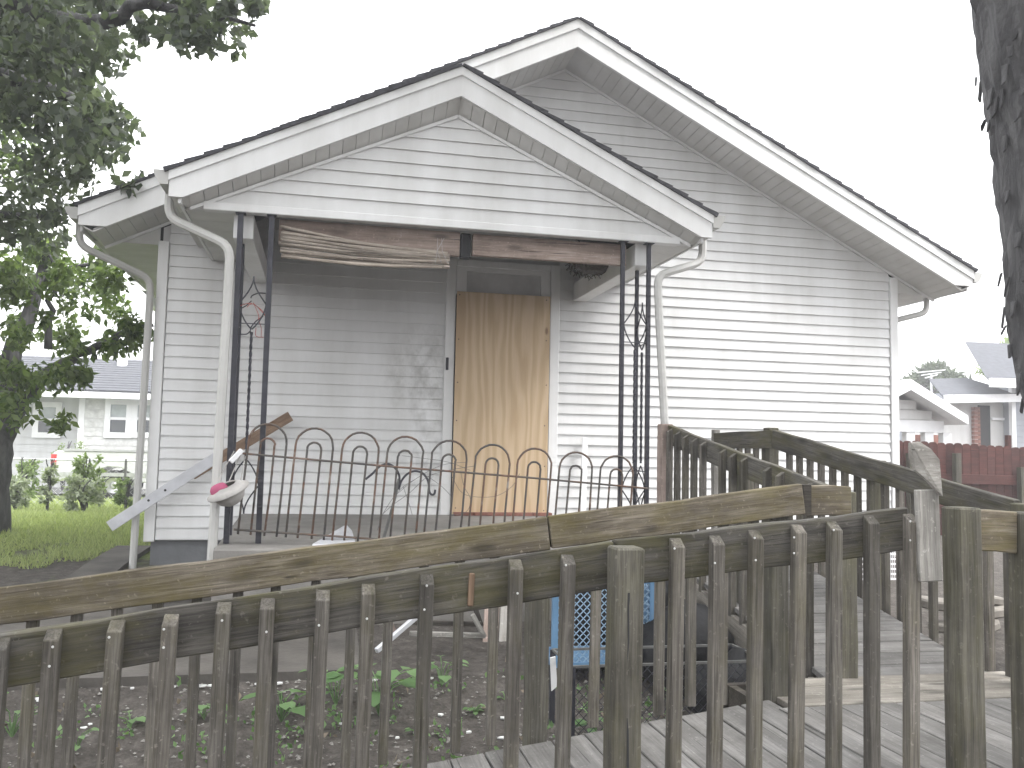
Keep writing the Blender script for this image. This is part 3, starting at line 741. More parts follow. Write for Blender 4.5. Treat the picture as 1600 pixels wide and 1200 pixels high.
while v < -1.05:
    deck_board((4.045, v, .785), (UR+.01, v, .785), .14); v += .1435
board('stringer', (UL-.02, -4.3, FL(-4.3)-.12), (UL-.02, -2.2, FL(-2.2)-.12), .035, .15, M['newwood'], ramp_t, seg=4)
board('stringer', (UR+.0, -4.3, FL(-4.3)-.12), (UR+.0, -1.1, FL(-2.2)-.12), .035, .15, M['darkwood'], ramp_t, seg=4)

# ------------------------------------------------------------------ iron hoop panel on the porch front
VH = -1.93
hp0 = at(350, 852, v=VH); base_u, base_z = .93, .90
tilt = math.atan(.068)
du, dz = Vector((math.cos(tilt), 0, -math.sin(tilt))), Vector((math.sin(tilt), 0, math.cos(tilt)))
O0 = Vector((.93, VH, .885))
H = lambda s, t: O0 + du*s + dz*t
panel = thing('iron_hoop_panel', (2.35, VH, .80), 'long bent iron railing panel of double hoops across the porch front', 'railing panel')
mb = MB(); mb.tube([H(-.02, .555), H(1.0, .551), H(2.0, .556), H(2.98, .55)], .0085, 6); mb.build('top_rail', M['hoop'], panel)
mb = MB(); mb.tube([H(-.02, .03), H(1.0, .03), H(2.0, .03), H(2.98, .03)], .0085, 6); mb.build('bottom_rail', M['hoop'], panel)
for i in range(9):
    s = .14 + i*.3215
    for (hw, top) in ((.130, .775), (.049, .675)):
        mb = MB(); pts = [H(s-hw, .0), H(s-hw, .3)] + [H(s - hw*math.cos(a), top - hw + hw*math.sin(a)) for a in np.linspace(0, math.pi, 13)] + [H(s+hw, .3), H(s+hw, .0)]
        pts = [p + Vector((random.gauss(0, .0015), random.gauss(0, .003), 0)) for p in pts]
        mb.tube(pts, .0078, 6); mb.build('hoop', M['hoop'], panel, smooth=True)

# shepherd hook, wires, sheet, stake, plank, planter, blind, nest
hk = thing('plant_hook', at(601, 832, v=-1.6), 'dark double-armed plant hook stake leaning behind the hoop panel', 'plant hook')
P = lambda x, y, v=-1.6: at(x, y, v=v)
mb = MB(); mb.tube([P(598, 846), P(607, 815), P(618, 775), P(623, 748)], [.012, .011, .010, .009], 6); mb.build('shaft', M['wire'], hk)
mb = MB(); mb.tube(smooth_path([P(623, 760), P(624, 744), P(617, 731), P(606, 725), P(593, 729), P(582, 740), P(571, 749)], 4), .0085, 6); mb.build('arm', M['iron'], hk)
mb = MB(); mb.tube(smooth_path([P(623, 765), P(627, 752), P(636, 741), P(648, 736), P(661, 740), P(669, 752), P(671, 768), P(675, 773), P(679, 771), P(680, 765)], 4), .0085, 6); mb.build('arm', M['iron'], hk)
mb = MB()
wp = [[(598, 803), (615, 788), (640, 770), (668, 745), (700, 735), (742, 728)], [(620, 772), (650, 748), (690, 727), (730, 722)], [(628, 712), (660, 716), (700, 722), (735, 735)],
      [(706, 744), (720, 768), (740, 776), (775, 775), (800, 760), (812, 740)], [(720, 738), (725, 760), (735, 780), (728, 800), (700, 805)], [(630, 760), (640, 790), (644, 804)], [(668, 744), (690, 760), (705, 775)], [(590, 828), (600, 800), (625, 765), (655, 745)]]
for q in wp:
    mb.tube(smooth_path([at(x, y, v=-1.88+random.uniform(-.02,.02)) for x, y in q], 5), .0022, 4)
tag(mb.build('wire_tangle', M['wire']), 'thin grey wire tangled through the hoop panel in front of the door', 'wire')
mb = MB()
for q in ([(374, 478), (392, 474), (408, 484), (414, 492)], [(396, 473), (404, 492), (404, 499), (410, 493)], [(404, 500), (408, 512), (408, 526)], [(400, 512), (400, 525), (412, 527)], [(386, 480), (390, 476), (398, 476), (410, 488), (414, 494)]):
    mb.tube(smooth_path([at(x, y, v=-1.84) for x, y in q], 5), .003, 4)
tag(mb.build('red_wire', M['redwire']), 'loose red wire looped through the left iron column', 'wire')
mb = MB()
for q in ([(392, 430+36), (394, 462), (404, 458), (415, 458)], [(372, 484), (384, 478), (393, 470)], [(411, 494), (400, 502), (392, 512), (391, 522)], [(372, 522), (385, 522), (391, 517)]):
    mb.tube(smooth_path([at(x, y, v=-1.82) for x, y in q], 5), .0045, 5)
tag(mb.build('black_wire', M['iron']), 'bent black wire twisted around the left iron column', 'wire')
mb = MB()
s_ = [Vector((1.55, -1.72, .884)), Vector((1.78, -1.80, .884)), Vector((1.80, -1.55, .945)), Vector((1.72, -1.50, .96))]
mb.prism([at(488, 853, v=-2.02), at(556, 853, v=-2.02), at(550, 832, v=-1.72), at(541, 822, v=-1.66)], (0, .008, .012))
tag(mb.build('white_sheet', M['zinc']), 'pale triangular scrap of sheet lying on the porch floor', 'sheet')
st = MB(); st.beam(at(911, 806, v=-.22), at(914, 684, v=-.06), .055, .02, (0,-1,0))
tag(st.build('white_stake', M['white'], bevel=.002), 'thin white board propped on the wall right of the plywood door', 'board')
pk = thing('nailed_plank', at(165, 830, v=-.16), 'plank nailed aslant across the left house corner, grey below and brown above', 'plank')
PV_ = -.155
a0, a1, a2 = at(171, 823, v=PV_), at(340, 713, v=PV_), at(454, 650, v=PV_)
dirp = (a1-a0).normalized(); pd = Vector((dirp.z, 0, -dirp.x))
board('plank_body', at(300, 742, v=PV_+.012), a2, .022, .092, M['plankwood'], pk, seg=4)
board('metal_strip', a0, a1, .016, .095, M['zinc'], pk, seg=3, rough=.0008)
mb = MB()
for x, y in ((232, 782), (258, 766)): mb.lathe([(.0001, -.002), (.011, -.002), (.011, 0), (.0001, 0)], Matrix.Translation(at(x, y, v=PV_-.0095)) @ Matrix.Rotation(R(90), 4, 'X'), 10)
mb.build('bolt', M['dark'], pk)
# hanging planter
hb = thing('hanging_basket', at(356, 790, v=-2.06), 'cream cloth-like hanging basket with pink lining dangling from the left column', 'basket')
cpt = at(356, 766, v=-2.06); RM = Matrix.Translation(cpt) @ Matrix.Rotation(R(-24), 4, 'Y') @ Matrix.Rotation(R(16), 4, 'X')
mb = MB(); mb.lathe([(.001, -.105), (.05, -.10), (.085, -.075), (.108, -.03), (.112, -.005)], RM, 22); mb.build('bowl', M['cream'], hb, smooth=True)
mb = MB(); mb.lathe([(.07, .03), (.145, -.012), (.147, -.004), (.07, .04), (.07, .03)], RM, 22); mb.build('brim', M['cream'], hb, smooth=True)
mb = MB(); mb.lathe([(.06, .02), (.058, .04), (.045, .058), (.03, .062), (.001, .06)], RM @ Matrix.Translation((-.05, 0, .0)), 22); mb.build('lining', M['pink'], hb, smooth=True)
mb = MB()
for q in ([(376, 752), (381, 725), (383, 702)], [(338, 760), (352, 730), (366, 705)], [(358, 752), (372, 720), (380, 702)]): mb.tube([at(x, y, v=-2.0+.05*i) for i, (x, y) in enumerate(q)], .004, 5)
mb.build('hanging_cord', M['cream'], hb)
mb = MB(); mb.beam(at(360, 722, v=-1.97), at(378, 703, v=-1.95), .03, .035); mb.build('clip', M['white'], hb, bevel=.004)
# rolled bamboo blind under the header
bl = thing('bamboo_blind', (1.8, -1.80, 2.96), 'collapsed rolled bamboo blind hanging askew under the porch header', 'blind')
for i in range(18):
    t = i/17
    yl = 355 + 46*t + random.uniform(-2, 2); yr = 391 + 25*t + random.uniform(-4, 4); xr = 703 - random.uniform(0, 4)
    if i % 2 == 0: yr += random.uniform(-14, 12)
    vv_ = -1.775 - random.uniform(0, .03)
    A, B = at(439 + random.uniform(-2, 3), yl, v=vv_), at(xr, min(yr, 418), v=vv_)
    mid_ = (A+B)/2 + Vector((0, 0, -.012 + random.uniform(-.012, .01)))
    mb = MB(); mb.tube(smooth_path([A, mid_, B], 5), random.uniform(.008, .015), 6); mb.build('slat', M['bamboo'], bl, smooth=True)
mb = MB()
for x0, x1 in ((684, 690), (694, 680), (690, 700)):
    mb.tube([at(x0, 372, v=-1.80), at((x0+x1)/2-4, 392, v=-1.82), at(x1, 412, v=-1.82)], .0025, 4)
mb.build('cord', M['cream'], bl)
mb = MB(); c = at(928, 412, v=-1.0)
rr = random.Random(3)
for i in range(240):
    d = Vector((rr.gauss(0,1), rr.gauss(0,1), rr.gauss(0,.6))).normalized(); p = c + Vector((d.x*.2, d.y*.3, d.z*.085)); q = p + Vector((rr.uniform(-.05,.05), rr.uniform(-.05,.05), rr.uniform(-.06,.02)))
    mb.tube([p, q], .004, 3)
mb.lathe([(.001, -.085), (.1, -.08), (.17, -.03), (.2, .03), (.15, .09), (.02, .1)], Matrix.Translation(c), 14)
tag(mb.build('bird_nest', M['nest']), 'dark ragged bird nest tucked by the porch side beam above the door', 'nest')

# ------------------------------------------------------------------ junk by the ramp
def crate():
    c0 = at(866, 1022, v=-3.35); c1 = at(1018, 1020, v=-3.35); z0 = g(3.2,-3.3)+.09; z1 = at(900, 906, v=-3.35).z
    u0, u1, v0, v1 = c0.x, c1.x, -3.35, -2.95
    t = thing('lattice_crate', ((u0+u1)/2, -3.15, z0), 'blue plastic crate with diamond lattice sides behind the far railing', 'crate')
    mb = MB()
    for (a, b) in (((u0,v0),(u1,v0)), ((u0,v1),(u1,v1)), ((u0,v0),(u0,v1)), ((u1,v0),(u1,v1))):
        for z in (z0+.012, z1-.012): mb.beam((*a, z), (*b, z), .02, .028)
    for a in ((u0,v0),(u1,v0),(u0,v1),(u1,v1)): mb.box((a[0]-.016, a[1]-.016, z0), (a[0]+.016, a[1]+.016, z1))
    mb.box((u0, v0, z0), (u1, v1, z0+.01)); mb.build('crate_frame', M['blue'], t)
    def lattice(o, d, L, Hh):
        mb = MB(); p = .042
        n = int((L+Hh)/p)+1
        for i in range(-int(Hh/p)-1, int(L/p)+1):
            for sg in (1, -1):
                pts = []
                s0 = i*p
                a_s, a_t, b_s, b_t = s0, 0, s0+Hh, Hh
                if a_s < 0: a_t, a_s = -a_s, 0
                if b_s > L: b_t, b_s = Hh-(b_s-L), L
                if b_s - a_s < .01: continue
                if sg < 0: a_s, b_s = L-a_s, L-b_s
                mb.beam(Vector(o)+Vector(d)*a_s+Vector((0,0,a_t)), Vector(o)+Vector(d)*b_s+Vector((0,0,b_t)), .005, .005)
        return mb
    lattice((u0, v0-.004, z0+.02), (1,0,0), u1-u0, z1-z0-.04).build('lattice_side', M['bluepale'], t)
    lattice((u1, v0, z0+.02), (0,1,0), v1-v0, z1-z0-.04).build('lattice_side', M['bluepale'], t)
    mb = MB(); mb.box((u0+.33, v0+.02, z0+.02), (u1-.02, v0+.03, z1-.05)); mb.build('inner_panel', M['blue'], t)
crate()
def cage():
    z0 = .0; v0 = -4.12; a = at(893, 1130, v=v0); b = at(1195, 1080, v=v0); z1 = at(893, 1042, v=v0).z
    u0, u1 = a.x, min(b.x, 3.80); v1 = -3.75
    t = thing('wire_cage', ((u0+u1)/2, v0, z0), 'low black wire mesh cage on the soil below the blue crate', 'cage')
    mb = MB()
    for (p, q) in (((u0,v0),(u1,v0)), ((u0,v1),(u1,v1)), ((u0,v0),(u0,v1)), ((u1,v0),(u1,v1))):
        mb.beam((*p, z1), (*q, z1), .012, .012)
    mb.build('top_rim', M['wire'], t)
    mb = MB()
    for p in ((u0,v0),(u1,v0),(u0,v1),(u1,v1),((u0+u1)/2,v0)):
        mb = MB(); mb.box((p[0]-.014, p[1]-.01, z0-.05), (p[0]+.014, p[1]+.01, z1)); mb.build('cage_post', M['iron'], t)
    mb = MB(); p = .05; L = u1-u0; Hh = z1-z0
    for i in range(-int(Hh/p)-1, int(L/p)+1):
        for sg in (1, -1):
            s0 = i*p; a_s, a_t, b_s, b_t = s0, 0, s0+Hh, Hh
            if a_s < 0: a_t, a_s = -a_s, 0
            if b_s > L: b_t, b_s = Hh-(b_s-L), L
            if b_s-a_s < .01: continue
            if sg < 0: a_s, b_s = L-a_s, L-b_s
            mb.beam((u0+a_s, v0, z0+a_t), (u0+b_s, v0, z0+b_t), .003, .003)
    mb.build('mesh', M['iron'], t)
cage()
def lump(name, c, r, mat, label, cat, group=None, seed=0, amp=.25):
    b = bmesh.new(); bmesh.ops.create_icosphere(b, subdivisions=3, radius=1); rr = random.Random(seed)
    from mathutils import noise as mn
    off = Vector((rr.uniform(0,50), rr.uniform(0,50), 0))
    for v in b.verts:
        k = 1 + amp*mn.noise(v.co*1.6+off) + amp*.5*mn.noise(v.co*4+off)
        v.co = Vector((v.co.x*r[0]*k, v.co.y*r[1]*k, max(v.co.z, -.75)*r[2]*k))
    me = bpy.data.meshes.new(name); b.to_mesh(me); b.free(); me.materials.append(mat)
    me.polygons.foreach_set('use_smooth', [True]*len(me.polygons))
    return tag(put(name, me, None, None, Matrix.Translation(c)), label, cat, group)
lump('rubbish_bag', Vector((3.6, -3.35, .33)), (.3, .3, .3), M['bag'], 'knotted black rubbish bag right of the blue crate', 'bag', seed=1)
lump('rubbish_bag', Vector((3.68, -3.9, .22)), (.24, .22, .22), M['bag'], 'slumped black rubbish bag under the upper ramp edge', 'bag', seed=2)
lump('rubbish_bag', Vector((3.45, -2.75, .5)), (.34, .3, .36), M['bag'], 'tall black rubbish bag pressed against the porch slab', 'bag', seed=3)
# broken wooden frame and boards against the slab
fr_ = thing('broken_stand', at(690, 1000, z=.3), 'broken wooden stand lying on the path before the porch', 'stand')
def Q(x, y, z): return at(x, y, z=z)
B1 = at(640, 990, v=-2.9); B2 = at(758, 993, v=-2.9)
board('rung', B1, B2, .03, .03, M['greywood'], fr_, seg=2)
board('rung', at(640, 972, v=-2.75), at(752, 975, v=-2.75), .03, .03, M['darkwood'], fr_, seg=2)
board('leg', at(738, 960, v=-2.9), at(757, 995, v=-2.9), .03, .03, M['greywood'], fr_)
board('leg', at(736, 930, v=-2.7), at(752, 978, v=-2.7), .03, .03, M['darkwood'], fr_)
board('rail', at(588, 1017, v=-3.1), at(655, 960, v=-2.9), .025, .03, M['zinc'], fr_)
board('leg', at(604, 955, v=-2.95), at(620, 995, v=-2.95), .022, .022, M['beamwood'], fr_)
for i, (x, lab) in enumerate(((765, 'reddish grey board standing behind the railing pickets, left of two'), (790, 'pale grey board standing behind the railing pickets, right of two'))):
    o = board('loose_board', at(x, 1022, v=-2.6), at(x+6, 900, v=-2.35), .1, .02, M['beamwood' if i == 0 else 'palewood'], None, up=(0,-1,.2), seg=3)
    tag(o, lab, 'board')
sw = MB(); sw.prism([at(x, y, v=-3.9) for x, y in ((860, 1028), (868, 1026), (871, 1072), (862, 1080))], (0, .01, 0))
tag(sw.build('white_offcut', M['white']), 'short white slat stuck in the soil beside the far railing post', 'slat')
# white wire shelf right of the ramp
ws = thing('wire_shelf', at(1375, 950, v=-1.0), 'white wire shelving panel standing between the ramp and house corner', 'shelf')
A = at(1338, 945, v=-.9); Bq = at(1412, 955, v=-.9)
zA, zB = g(6.4, -.9)-.02, at(1375, 858, v=-.9).z
mb = MB()
for z in np.linspace(zA+.03, zB, 7): mb.beam((A.x, -.9, z), (Bq.x, -.9, z), .012, .016)
mb.build('cross_bar', M['white'], ws)
mb = MB(); n = 26
for i in range(n+1):
    u = A.x + (Bq.x-A.x)*i/n; mb.tube([(u, -.905, zA), (u, -.905, zB)], .0032, 4)
mb.build('wire', M['white'], ws)
# stones and split logs right of the ramp
for i, (x, y, r, lab) in enumerate(((1540, 942, .16, 'dark slab stone at the back of the pile past the ramp'), (1545, 962, .17, 'pale slab stone in the middle of the pile past the ramp'), (1538, 984, .15, 'pale slab stone low in the pile past the ramp'), (1460, 950, .16, 'pale lump of rubble seen between the railing pickets'), (1475, 985, .14, 'brownish lump of rubble low between the railing pickets'))):
    p = at(x, y, v=-2.6 - .1*i); p.z = max(p.z, g(5.5, -2.6)+.02)
    rr_ = random.Random(40+i); mb = MB(); MM = Matrix.Translation(p) @ Matrix.Rotation(rr_.uniform(-.5, .5), 4, 'Z') @ Matrix.Rotation(rr_.uniform(-.2, .2), 4, 'Y')
    q_ = [(math.cos(k_*1.05)*r*rr_.uniform(.8, 1.3), math.sin(k_*1.05)*r*rr_.uniform(.6, 1.), 0) for k_ in range(6)]
    mb.prism([MM @ Vector(v_) for v_ in q_], MM.to_3x3() @ Vector((.01, .01, r*.38)))
    tag(mb.build('rubble_stone', M['stone'], bevel=.012), lab, 'stone', 'rubble beside the ramp')
# litter
for i in range(26):
    x, y = random.uniform(20, 800), random.uniform(1030, 1185)
    p = at(x, y, z=0); p = Vector((p.x, min(max(p.y, -4.5), -3.25), 0)); p.z = g(p.x, p.y) + .012
    s = random.uniform(.012, .028); a = random.uniform(0, 6.28)
    mb = MB(); mb.prism([p + Vector((math.cos(a+k)*s*q, math.sin(a+k)*s*q*.7, 0)) for k, q in ((0, 1), (1.3, .7), (2.6, 1.1), (4.1, .8), (5.2, .9))], (0, 0, .008))
    tag(mb.build('litter_scrap', M['litter']), 'small white scrap of litter lying on the bare soil', 'litter', 'white scraps on the soil')
mb = MB()
for i in range(2600):
    u, v = random.uniform(-1.2, 3.9), random.uniform(-4.6, -3.2); z = g(u, v)
    s = random.uniform(.004, .016); an = random.uniform(0, 6.28)
    q = [Vector((u + s*math.cos(an+k*2.09), v + s*math.sin(an+k*2.09), z+.004)) for k in range(3)]
    mb.add(q + [Vector((u, v, z + s*.9))], [(0,1,3),(1,2,3),(2,0,3)])
tag(mb.build('gravel', M['pebble'], fix=False), 'small stones and clods scattered over the bare soil', 'gravel', kind='stuff')

# ------------------------------------------------------------------ foliage
def leaf_cloud(centers, radii, counts, size, mat, name, parent=None, droop=.3, aspect=.5, seed=1, fold=.18):
    r = np.random.default_rng(seed); C = np.repeat(np.array(centers), counts, 0); Rr = np.repeat(np.array([(q, q, q) if not hasattr(q, '__len__') else q for q in radii], float), counts, 0)
    n = len(C); d = r.normal(size=(n, 3)); d /= np.linalg.norm(d, axis=1)[:, None]
    P = C + d*(r.random((n, 1))**(1/2.2))*Rr
    ax = r.normal(size=(n, 3)); ax[:, 2] -= droop*2; ax /= np.linalg.norm(ax, axis=1)[:, None]
    b = r.normal(size=(n, 3)); b -= ax*(b*ax).sum(1)[:, None]; b /= np.linalg.norm(b, axis=1)[:, None]
    nn_ = np.cross(ax, b); s = (size*r.uniform(.6, 1.3, n))[:, None]
    V = np.stack([P, P + ax*s*.45 + b*s*aspect*.5 + nn_*s*fold*.5, P + ax*s - nn_*s*fold*.4, P + ax*s*.45 - b*s*aspect*.5 + nn_*s*fold*.5], 1).reshape(-1, 3)
    o = V.mean(0); V = V - o
    me = bpy.data.meshes.new(name); me.vertices.add(4*n); me.vertices.foreach_set('co', V.ravel())
    me.loops.add(6*n); me.polygons.add(2*n)
    i = np.arange(n)*4; me.loops.foreach_set('vertex_index', np.stack([i, i+1, i+2, i, i+2, i+3], 1).ravel().astype(np.int32))
    me.polygons.foreach_set('loop_start', (np.arange(2*n)*3).astype(np.int32)); me.polygons.foreach_set('loop_total', np.full(2*n, 3, np.int32))
    me.update(); me.validate(); me.materials.append(mat)
    return put(name, me, None, parent, Matrix.Translation(Vector(o)))
def limb(mb, pts, r0, r1, n=8, wob=.03):
    P = smooth_path(pts, 5); k = len(P); P = [p + Vector((random.gauss(0, wob), random.gauss(0, wob), 0))*min(1, i/3) for i, p in enumerate(P)]
    mb.tube(P, [r0 + (r1-r0)*i/(k-1) for i in range(k)], n)

# left tree: trunk at the frame's edge, brighter lower crown
tL = thing('broadleaf_tree', at(8, 826, z=g(-2, 3)), 'leafy green tree with its trunk at the left edge, beyond the lawn corner', 'tree')
bT = at(2, 830, d=11.6); bT.z = .42
trunk = MB(); fork = at(8, 665, d=11.6)
limb(trunk, [bT + Vector((-.12,0,-.2)), at(-12, 740, d=11.6), at(2, 665, d=11.6), at(16, 560, d=11.8), at(60, 450, d=11.9), at(75, 380, d=12)], .225, .03, 12, .012)
limb(trunk, [at(0, 700, d=11.6), at(22, 645, d=11.5), at(55, 600, d=11.4), at(110, 560, d=11), at(175, 530, d=10.8), at(235, 500, d=10.6)], .11, .02)
limb(trunk, [at(0, 690, d=11.6), at(-40, 560, d=12), at(-90, 420, d=12.2), at(-100, 200, d=12.3)], .16, .04)
limb(trunk, [at(60, 450, d=11.9), at(110, 420, d=11.6), at(190, 400, d=11.4)], .04, .012)
limb(trunk, [at(75, 545, d=11.2), at(80, 470, d=11.2), at(82, 400, d=11.2)], .045, .015)
trunk.build('trunk', M['bark'], tL, smooth=True)
cs, rs_ = [], []
def region(n, xr, yr, dr, rad, ok=None):
    k = 0
    while k < n:
        x, y = random.uniform(*xr), random.uniform(*yr)
        if ok and not ok(x, y): continue
        cs.append(at(x, y, d=random.uniform(*dr))); rs_.append(random.uniform(*rad)); k += 1
region(50, (-260, 225), (380, 470), (10.3, 13.3), (.1, .24), lambda x, y: y < 465 - max(0, x-150)*.3)
region(26, (-260, 215), (470, 535), (10.3, 13), (.09, .2), lambda x, y: random.random() > .35)
region(38, (-260, 95), (520, 650), (9.6, 12.4), (.11, .24), lambda x, y: y < 640 - max(0, x-20)*.9)
region(10, (100, 235), (500, 545), (10.4, 11), (.06, .14), lambda x, y: abs(y - (565 - (x-110)*.52)) < 18)
region(6, (100, 140), (575, 595), (10, 10.6), (.08, .14))
region(3, (85, 105), (640, 668), (10.2, 10.8), (.07, .1))
region(40, (-500, 40), (60, 380), (11, 14), (.25, .45))
leaf_cloud(cs, rs_, [int(135*(r/.24)**2)+14 for r in rs_], .105, M['leafB'], 'crown', tL, .35, .5, 3)
# near overhanging tree, trunk outside the frame on the left
tN = thing('overhanging_tree', (-5.2, -2.6, g(-5, -2.6)), 'dark-leaved tree whose branches hang in from the upper left', 'tree')
tb = MB(); fk = Vector((-5.0, -2.4, 3.2))
limb(tb, [Vector((-5.2, -2.6, -.1)), Vector((-5.1, -2.5, 1.6)), fk], .3, .22, 12, .02)
limb(tb, [fk, Vector((-3.9, -1.8, 4.4)), at(40, 130, d=8.6), at(150, 200, d=8.5)], .15, .02)
limb(tb, [fk, Vector((-4.2, -2.4, 5.4)), at(60, 20, d=8.0), at(230, 10, d=7.6), at(400, 40, d=7.3)], .14, .012)
limb(tb, [fk, Vector((-4.4, -1.4, 4.2)), at(-60, 320, d=9), at(120, 330, d=9)], .12, .015)
limb(tb, [fk, Vector((-5.4, -2.8, 5.5)), Vector((-5.6, -2.6, 7.4))], .16, .03)
tb.build('trunk', M['bark'], tN, smooth=True); tb2 = MB()
cs, rs_ = [], []
def edgeok(x, y):      # right-hand outline of the mass
    lim = np.interp(y, [-400, -60, 0, 40, 90, 130, 180, 230, 270, 300, 340, 400], [430, 420, 215, 205, 200, 175, 200, 215, 190, 175, 110, 60])
    return x < lim - 22
region(190, (-420, 215), (-60, 385), (7.6, 10.6), (.16, .34), edgeok)
region(46, (-420, 400), (-420, -70), (6.2, 10), (.25, .5))
region(17, (220, 345), (-30, 60), (7.1, 7.9), (.10, .18), lambda x, y: y < 62)
region(9, (310, 385), (-20, 72), (7.0, 7.6), (.08, .14), lambda x, y: y < 80-abs(x-350)*.3)
region(4, (385, 425), (-20, 18), (7.0, 7.4), (.06, .1))
region(4, (200, 232), (262, 292), (7.8, 8.4), (.05, .1))
for i in range(70):  # unseen clusters added above the frame to shade the house's left front
    a = random.uniform(0, 6.28); q = random.random()**.5
    cs.append(Vector((-4.0 + 4.6*q*math.cos(a), -5.3 + 2.6*q*math.sin(a), 7.8 + random.uniform(-1., 1.6)))); rs_.append(random.uniform(.35, .6))
limb(tb2, [fk, Vector((-4.4, -4., 6)), Vector((-3, -5.6, 7.6))], .13, .03); limb(tb2, [fk, Vector((-3.4, -4.2, 6.4)), Vector((-.8, -5.2, 7.9))], .1, .03)
tb2.build('limb', M['bark'], tN, smooth=True)
leaf_cloud(cs, rs_, [int(100*(r/.24)**2)+8 if r < .35 else 90 for r in rs_], .105, M['leafA'], 'crown', tN, .4, .62, 5)
# right-hand trunk with flaking bark, crown above the frame
tR = thing('rough_bark_tree', (6.15, -3.6, g(6, -3.6)), 'big tree trunk with dark shaggy bark at the right edge', 'tree')
ctr = []
left_edge = [(1760, 1250), (1725, 1050), (1675, 850), (1606, 600), (1586, 480), (1576, 350), (1560, 220), (1550, 150), (1540, 90), (1527, 0), (1500, -200), (1480, -420)]
mb = MB(); n = 40; vs = []; fs = []; from mathutils import noise as mn
rings = []
pts_ = [at(x, y, d=6.4) for x, y in left_edge]
ax = yawed(1, 0, 0)
dense = smooth_path(pts_, 7); K = len(dense)
for i, p in enumerate(dense):
    t = i/(K-1); rad = .34 - .10*t + .10*max(0, .12-t)*8
    c = p + ax*rad
    for j in range(n):
        a = 2*math.pi*j/n; dirv = Vector((math.cos(a), math.sin(a), 0))
        q = Vector((math.cos(a)*2.6, math.sin(a)*2.6, c.z*1.3))
        k = mn.noise(q*2.2)*.030 + abs(mn.noise(q*5.))*.028 + (mn.noise(Vector((q.x*7, q.y*7, c.z*2.2))))*.014
        vs.append(c + dirv*(rad + k))
    ctr.append((c, rad))
for i in range(K-1):
    for j in range(n): fs.append((i*n+j, i*n+(j+1) % n, (i+1)*n+(j+1) % n, (i+1)*n+j))
mb.add(vs, fs)
trk = mb.build('trunk', M['bark'], tR, smooth=False)
mb = MB(); rr = random.Random(11)     # loose bark flakes
for i in range(150):
    c, rad = ctr[rr.randrange(8, K-2)]; a = rr.uniform(0, 6.283); d = Vector((math.cos(a), math.sin(a), 0)); tn = Vector((-d.y, d.x, 0))
    o = c + d*(rad+.02) + Vector((0, 0, rr.uniform(-.1, .1))); L = rr.uniform(.025, .07); wd = rr.uniform(.012, .03); lift = rr.uniform(.0, .03)
    mb.prism([o - tn*wd + Vector((0,0,L)), o + tn*wd + Vector((0,0,L)), o + tn*wd*rr.uniform(.3,1) + d*lift - Vector((0,0,L*rr.uniform(.3,.9))), o - tn*wd*rr.uniform(.2,.8) + d*lift - Vector((0,0,L))], d*.012)
tag(mb.build('bark_flakes', M['bark'], trk), kind='stuff')
mb = MB(); top = ctr[-1][0]
for tip in ((5.2, -6.2, 8.4), (2.2, -6.6, 8.8), (7.6, -6.5, 9.2), (5.0, -3.4, 9.0), (4.5, -9., 9.4), (2.5, -11.5, 8.6), (7.0, -12.0, 8.6)):
    limb(mb, [top - Vector((0,0,.25)), (top + Vector(tip))/2 + Vector((0,0,.8)), Vector(tip)], .14, .03)
mb.build('limb', M['bark'], tR, smooth=True)
cs = []; rs_ = []
for i in range(190):  # unseen crown, placed off the trunk and thickened to shade the porch
    a = random.uniform(0, 6.28); q = random.random()**.5
    cs.append(Vector((4.5 + 3.9*q*math.cos(a), -6.3 + 3.5*q*math.sin(a), 9.3 + random.uniform(-1.2, 1.6)))); rs_.append(random.uniform(.5, .9))
for i in range(130):        # unseen clusters added behind the photographer to block low sky
    cs.append(Vector((random.uniform(-1.5, 9), random.uniform(-15, -9.2), random.uniform(5.2, 10.5)))); rs_.append(random.uniform(.6, 1.0))
leaf_cloud(cs, rs_, [170]*len(cs), .17, M['leafC'], 'crown', tR, .3, .6, 9)

# grass on the lawn
n = 80000; r = np.random.default_rng(4)
d = 6.5 + 18*r.random(n)**1.5; xs_ = r.uniform(-420, 330, n)
px = np.array([[*ray(x, 800)] for x in np.linspace(-420, 330, 60)]); dirs = np.stack([np.interp(xs_, np.linspace(-420, 330, 60), px[:, k]) for k in (0, 1)], 1)
dirs /= np.linalg.norm(dirs, axis=1)[:, None]
U = CAM.x + dirs[:, 0]*d; Vv = CAM.y + dirs[:, 1]*d
patch = np.array([mn.noise(Vector((a*1.1, b*1.1, 0))) + .6*mn.noise(Vector((a*3, b*3, 5))) for a, b in zip(U, Vv)])
keep = (U < -.15) & (Vv > -1.2) & (Vv < 15.5) & ~((U > -.5) & (Vv < 1.15) & (U < -.1)) & (patch + (Vv-.1)*.30 > .0)
U, Vv = U[keep], Vv[keep]; n = len(U); Zz = np.interp(Vv, GV, GZ)
hgt = r.uniform(.03, .085, n); an = r.uniform(0, 6.28, n); wd = r.uniform(.004, .009, n)*(1 + np.maximum(0, Vv)*.08); ln = r.normal(0, .03, (n, 2))
A_ = np.stack([U - np.cos(an)*wd, Vv - np.sin(an)*wd, Zz-.005], 1); B_ = np.stack([U + np.cos(an)*wd, Vv + np.sin(an)*wd, Zz-.005], 1); T_ = np.stack([U + ln[:, 0], Vv + ln[:, 1], Zz + hgt], 1)
me = bpy.data.meshes.new('grass'); VV = np.stack([A_, B_, T_], 1).reshape(-1, 3)
me.vertices.add(3*n); me.vertices.foreach_set('co', VV.ravel()); me.loops.add(3*n); me.polygons.add(n)
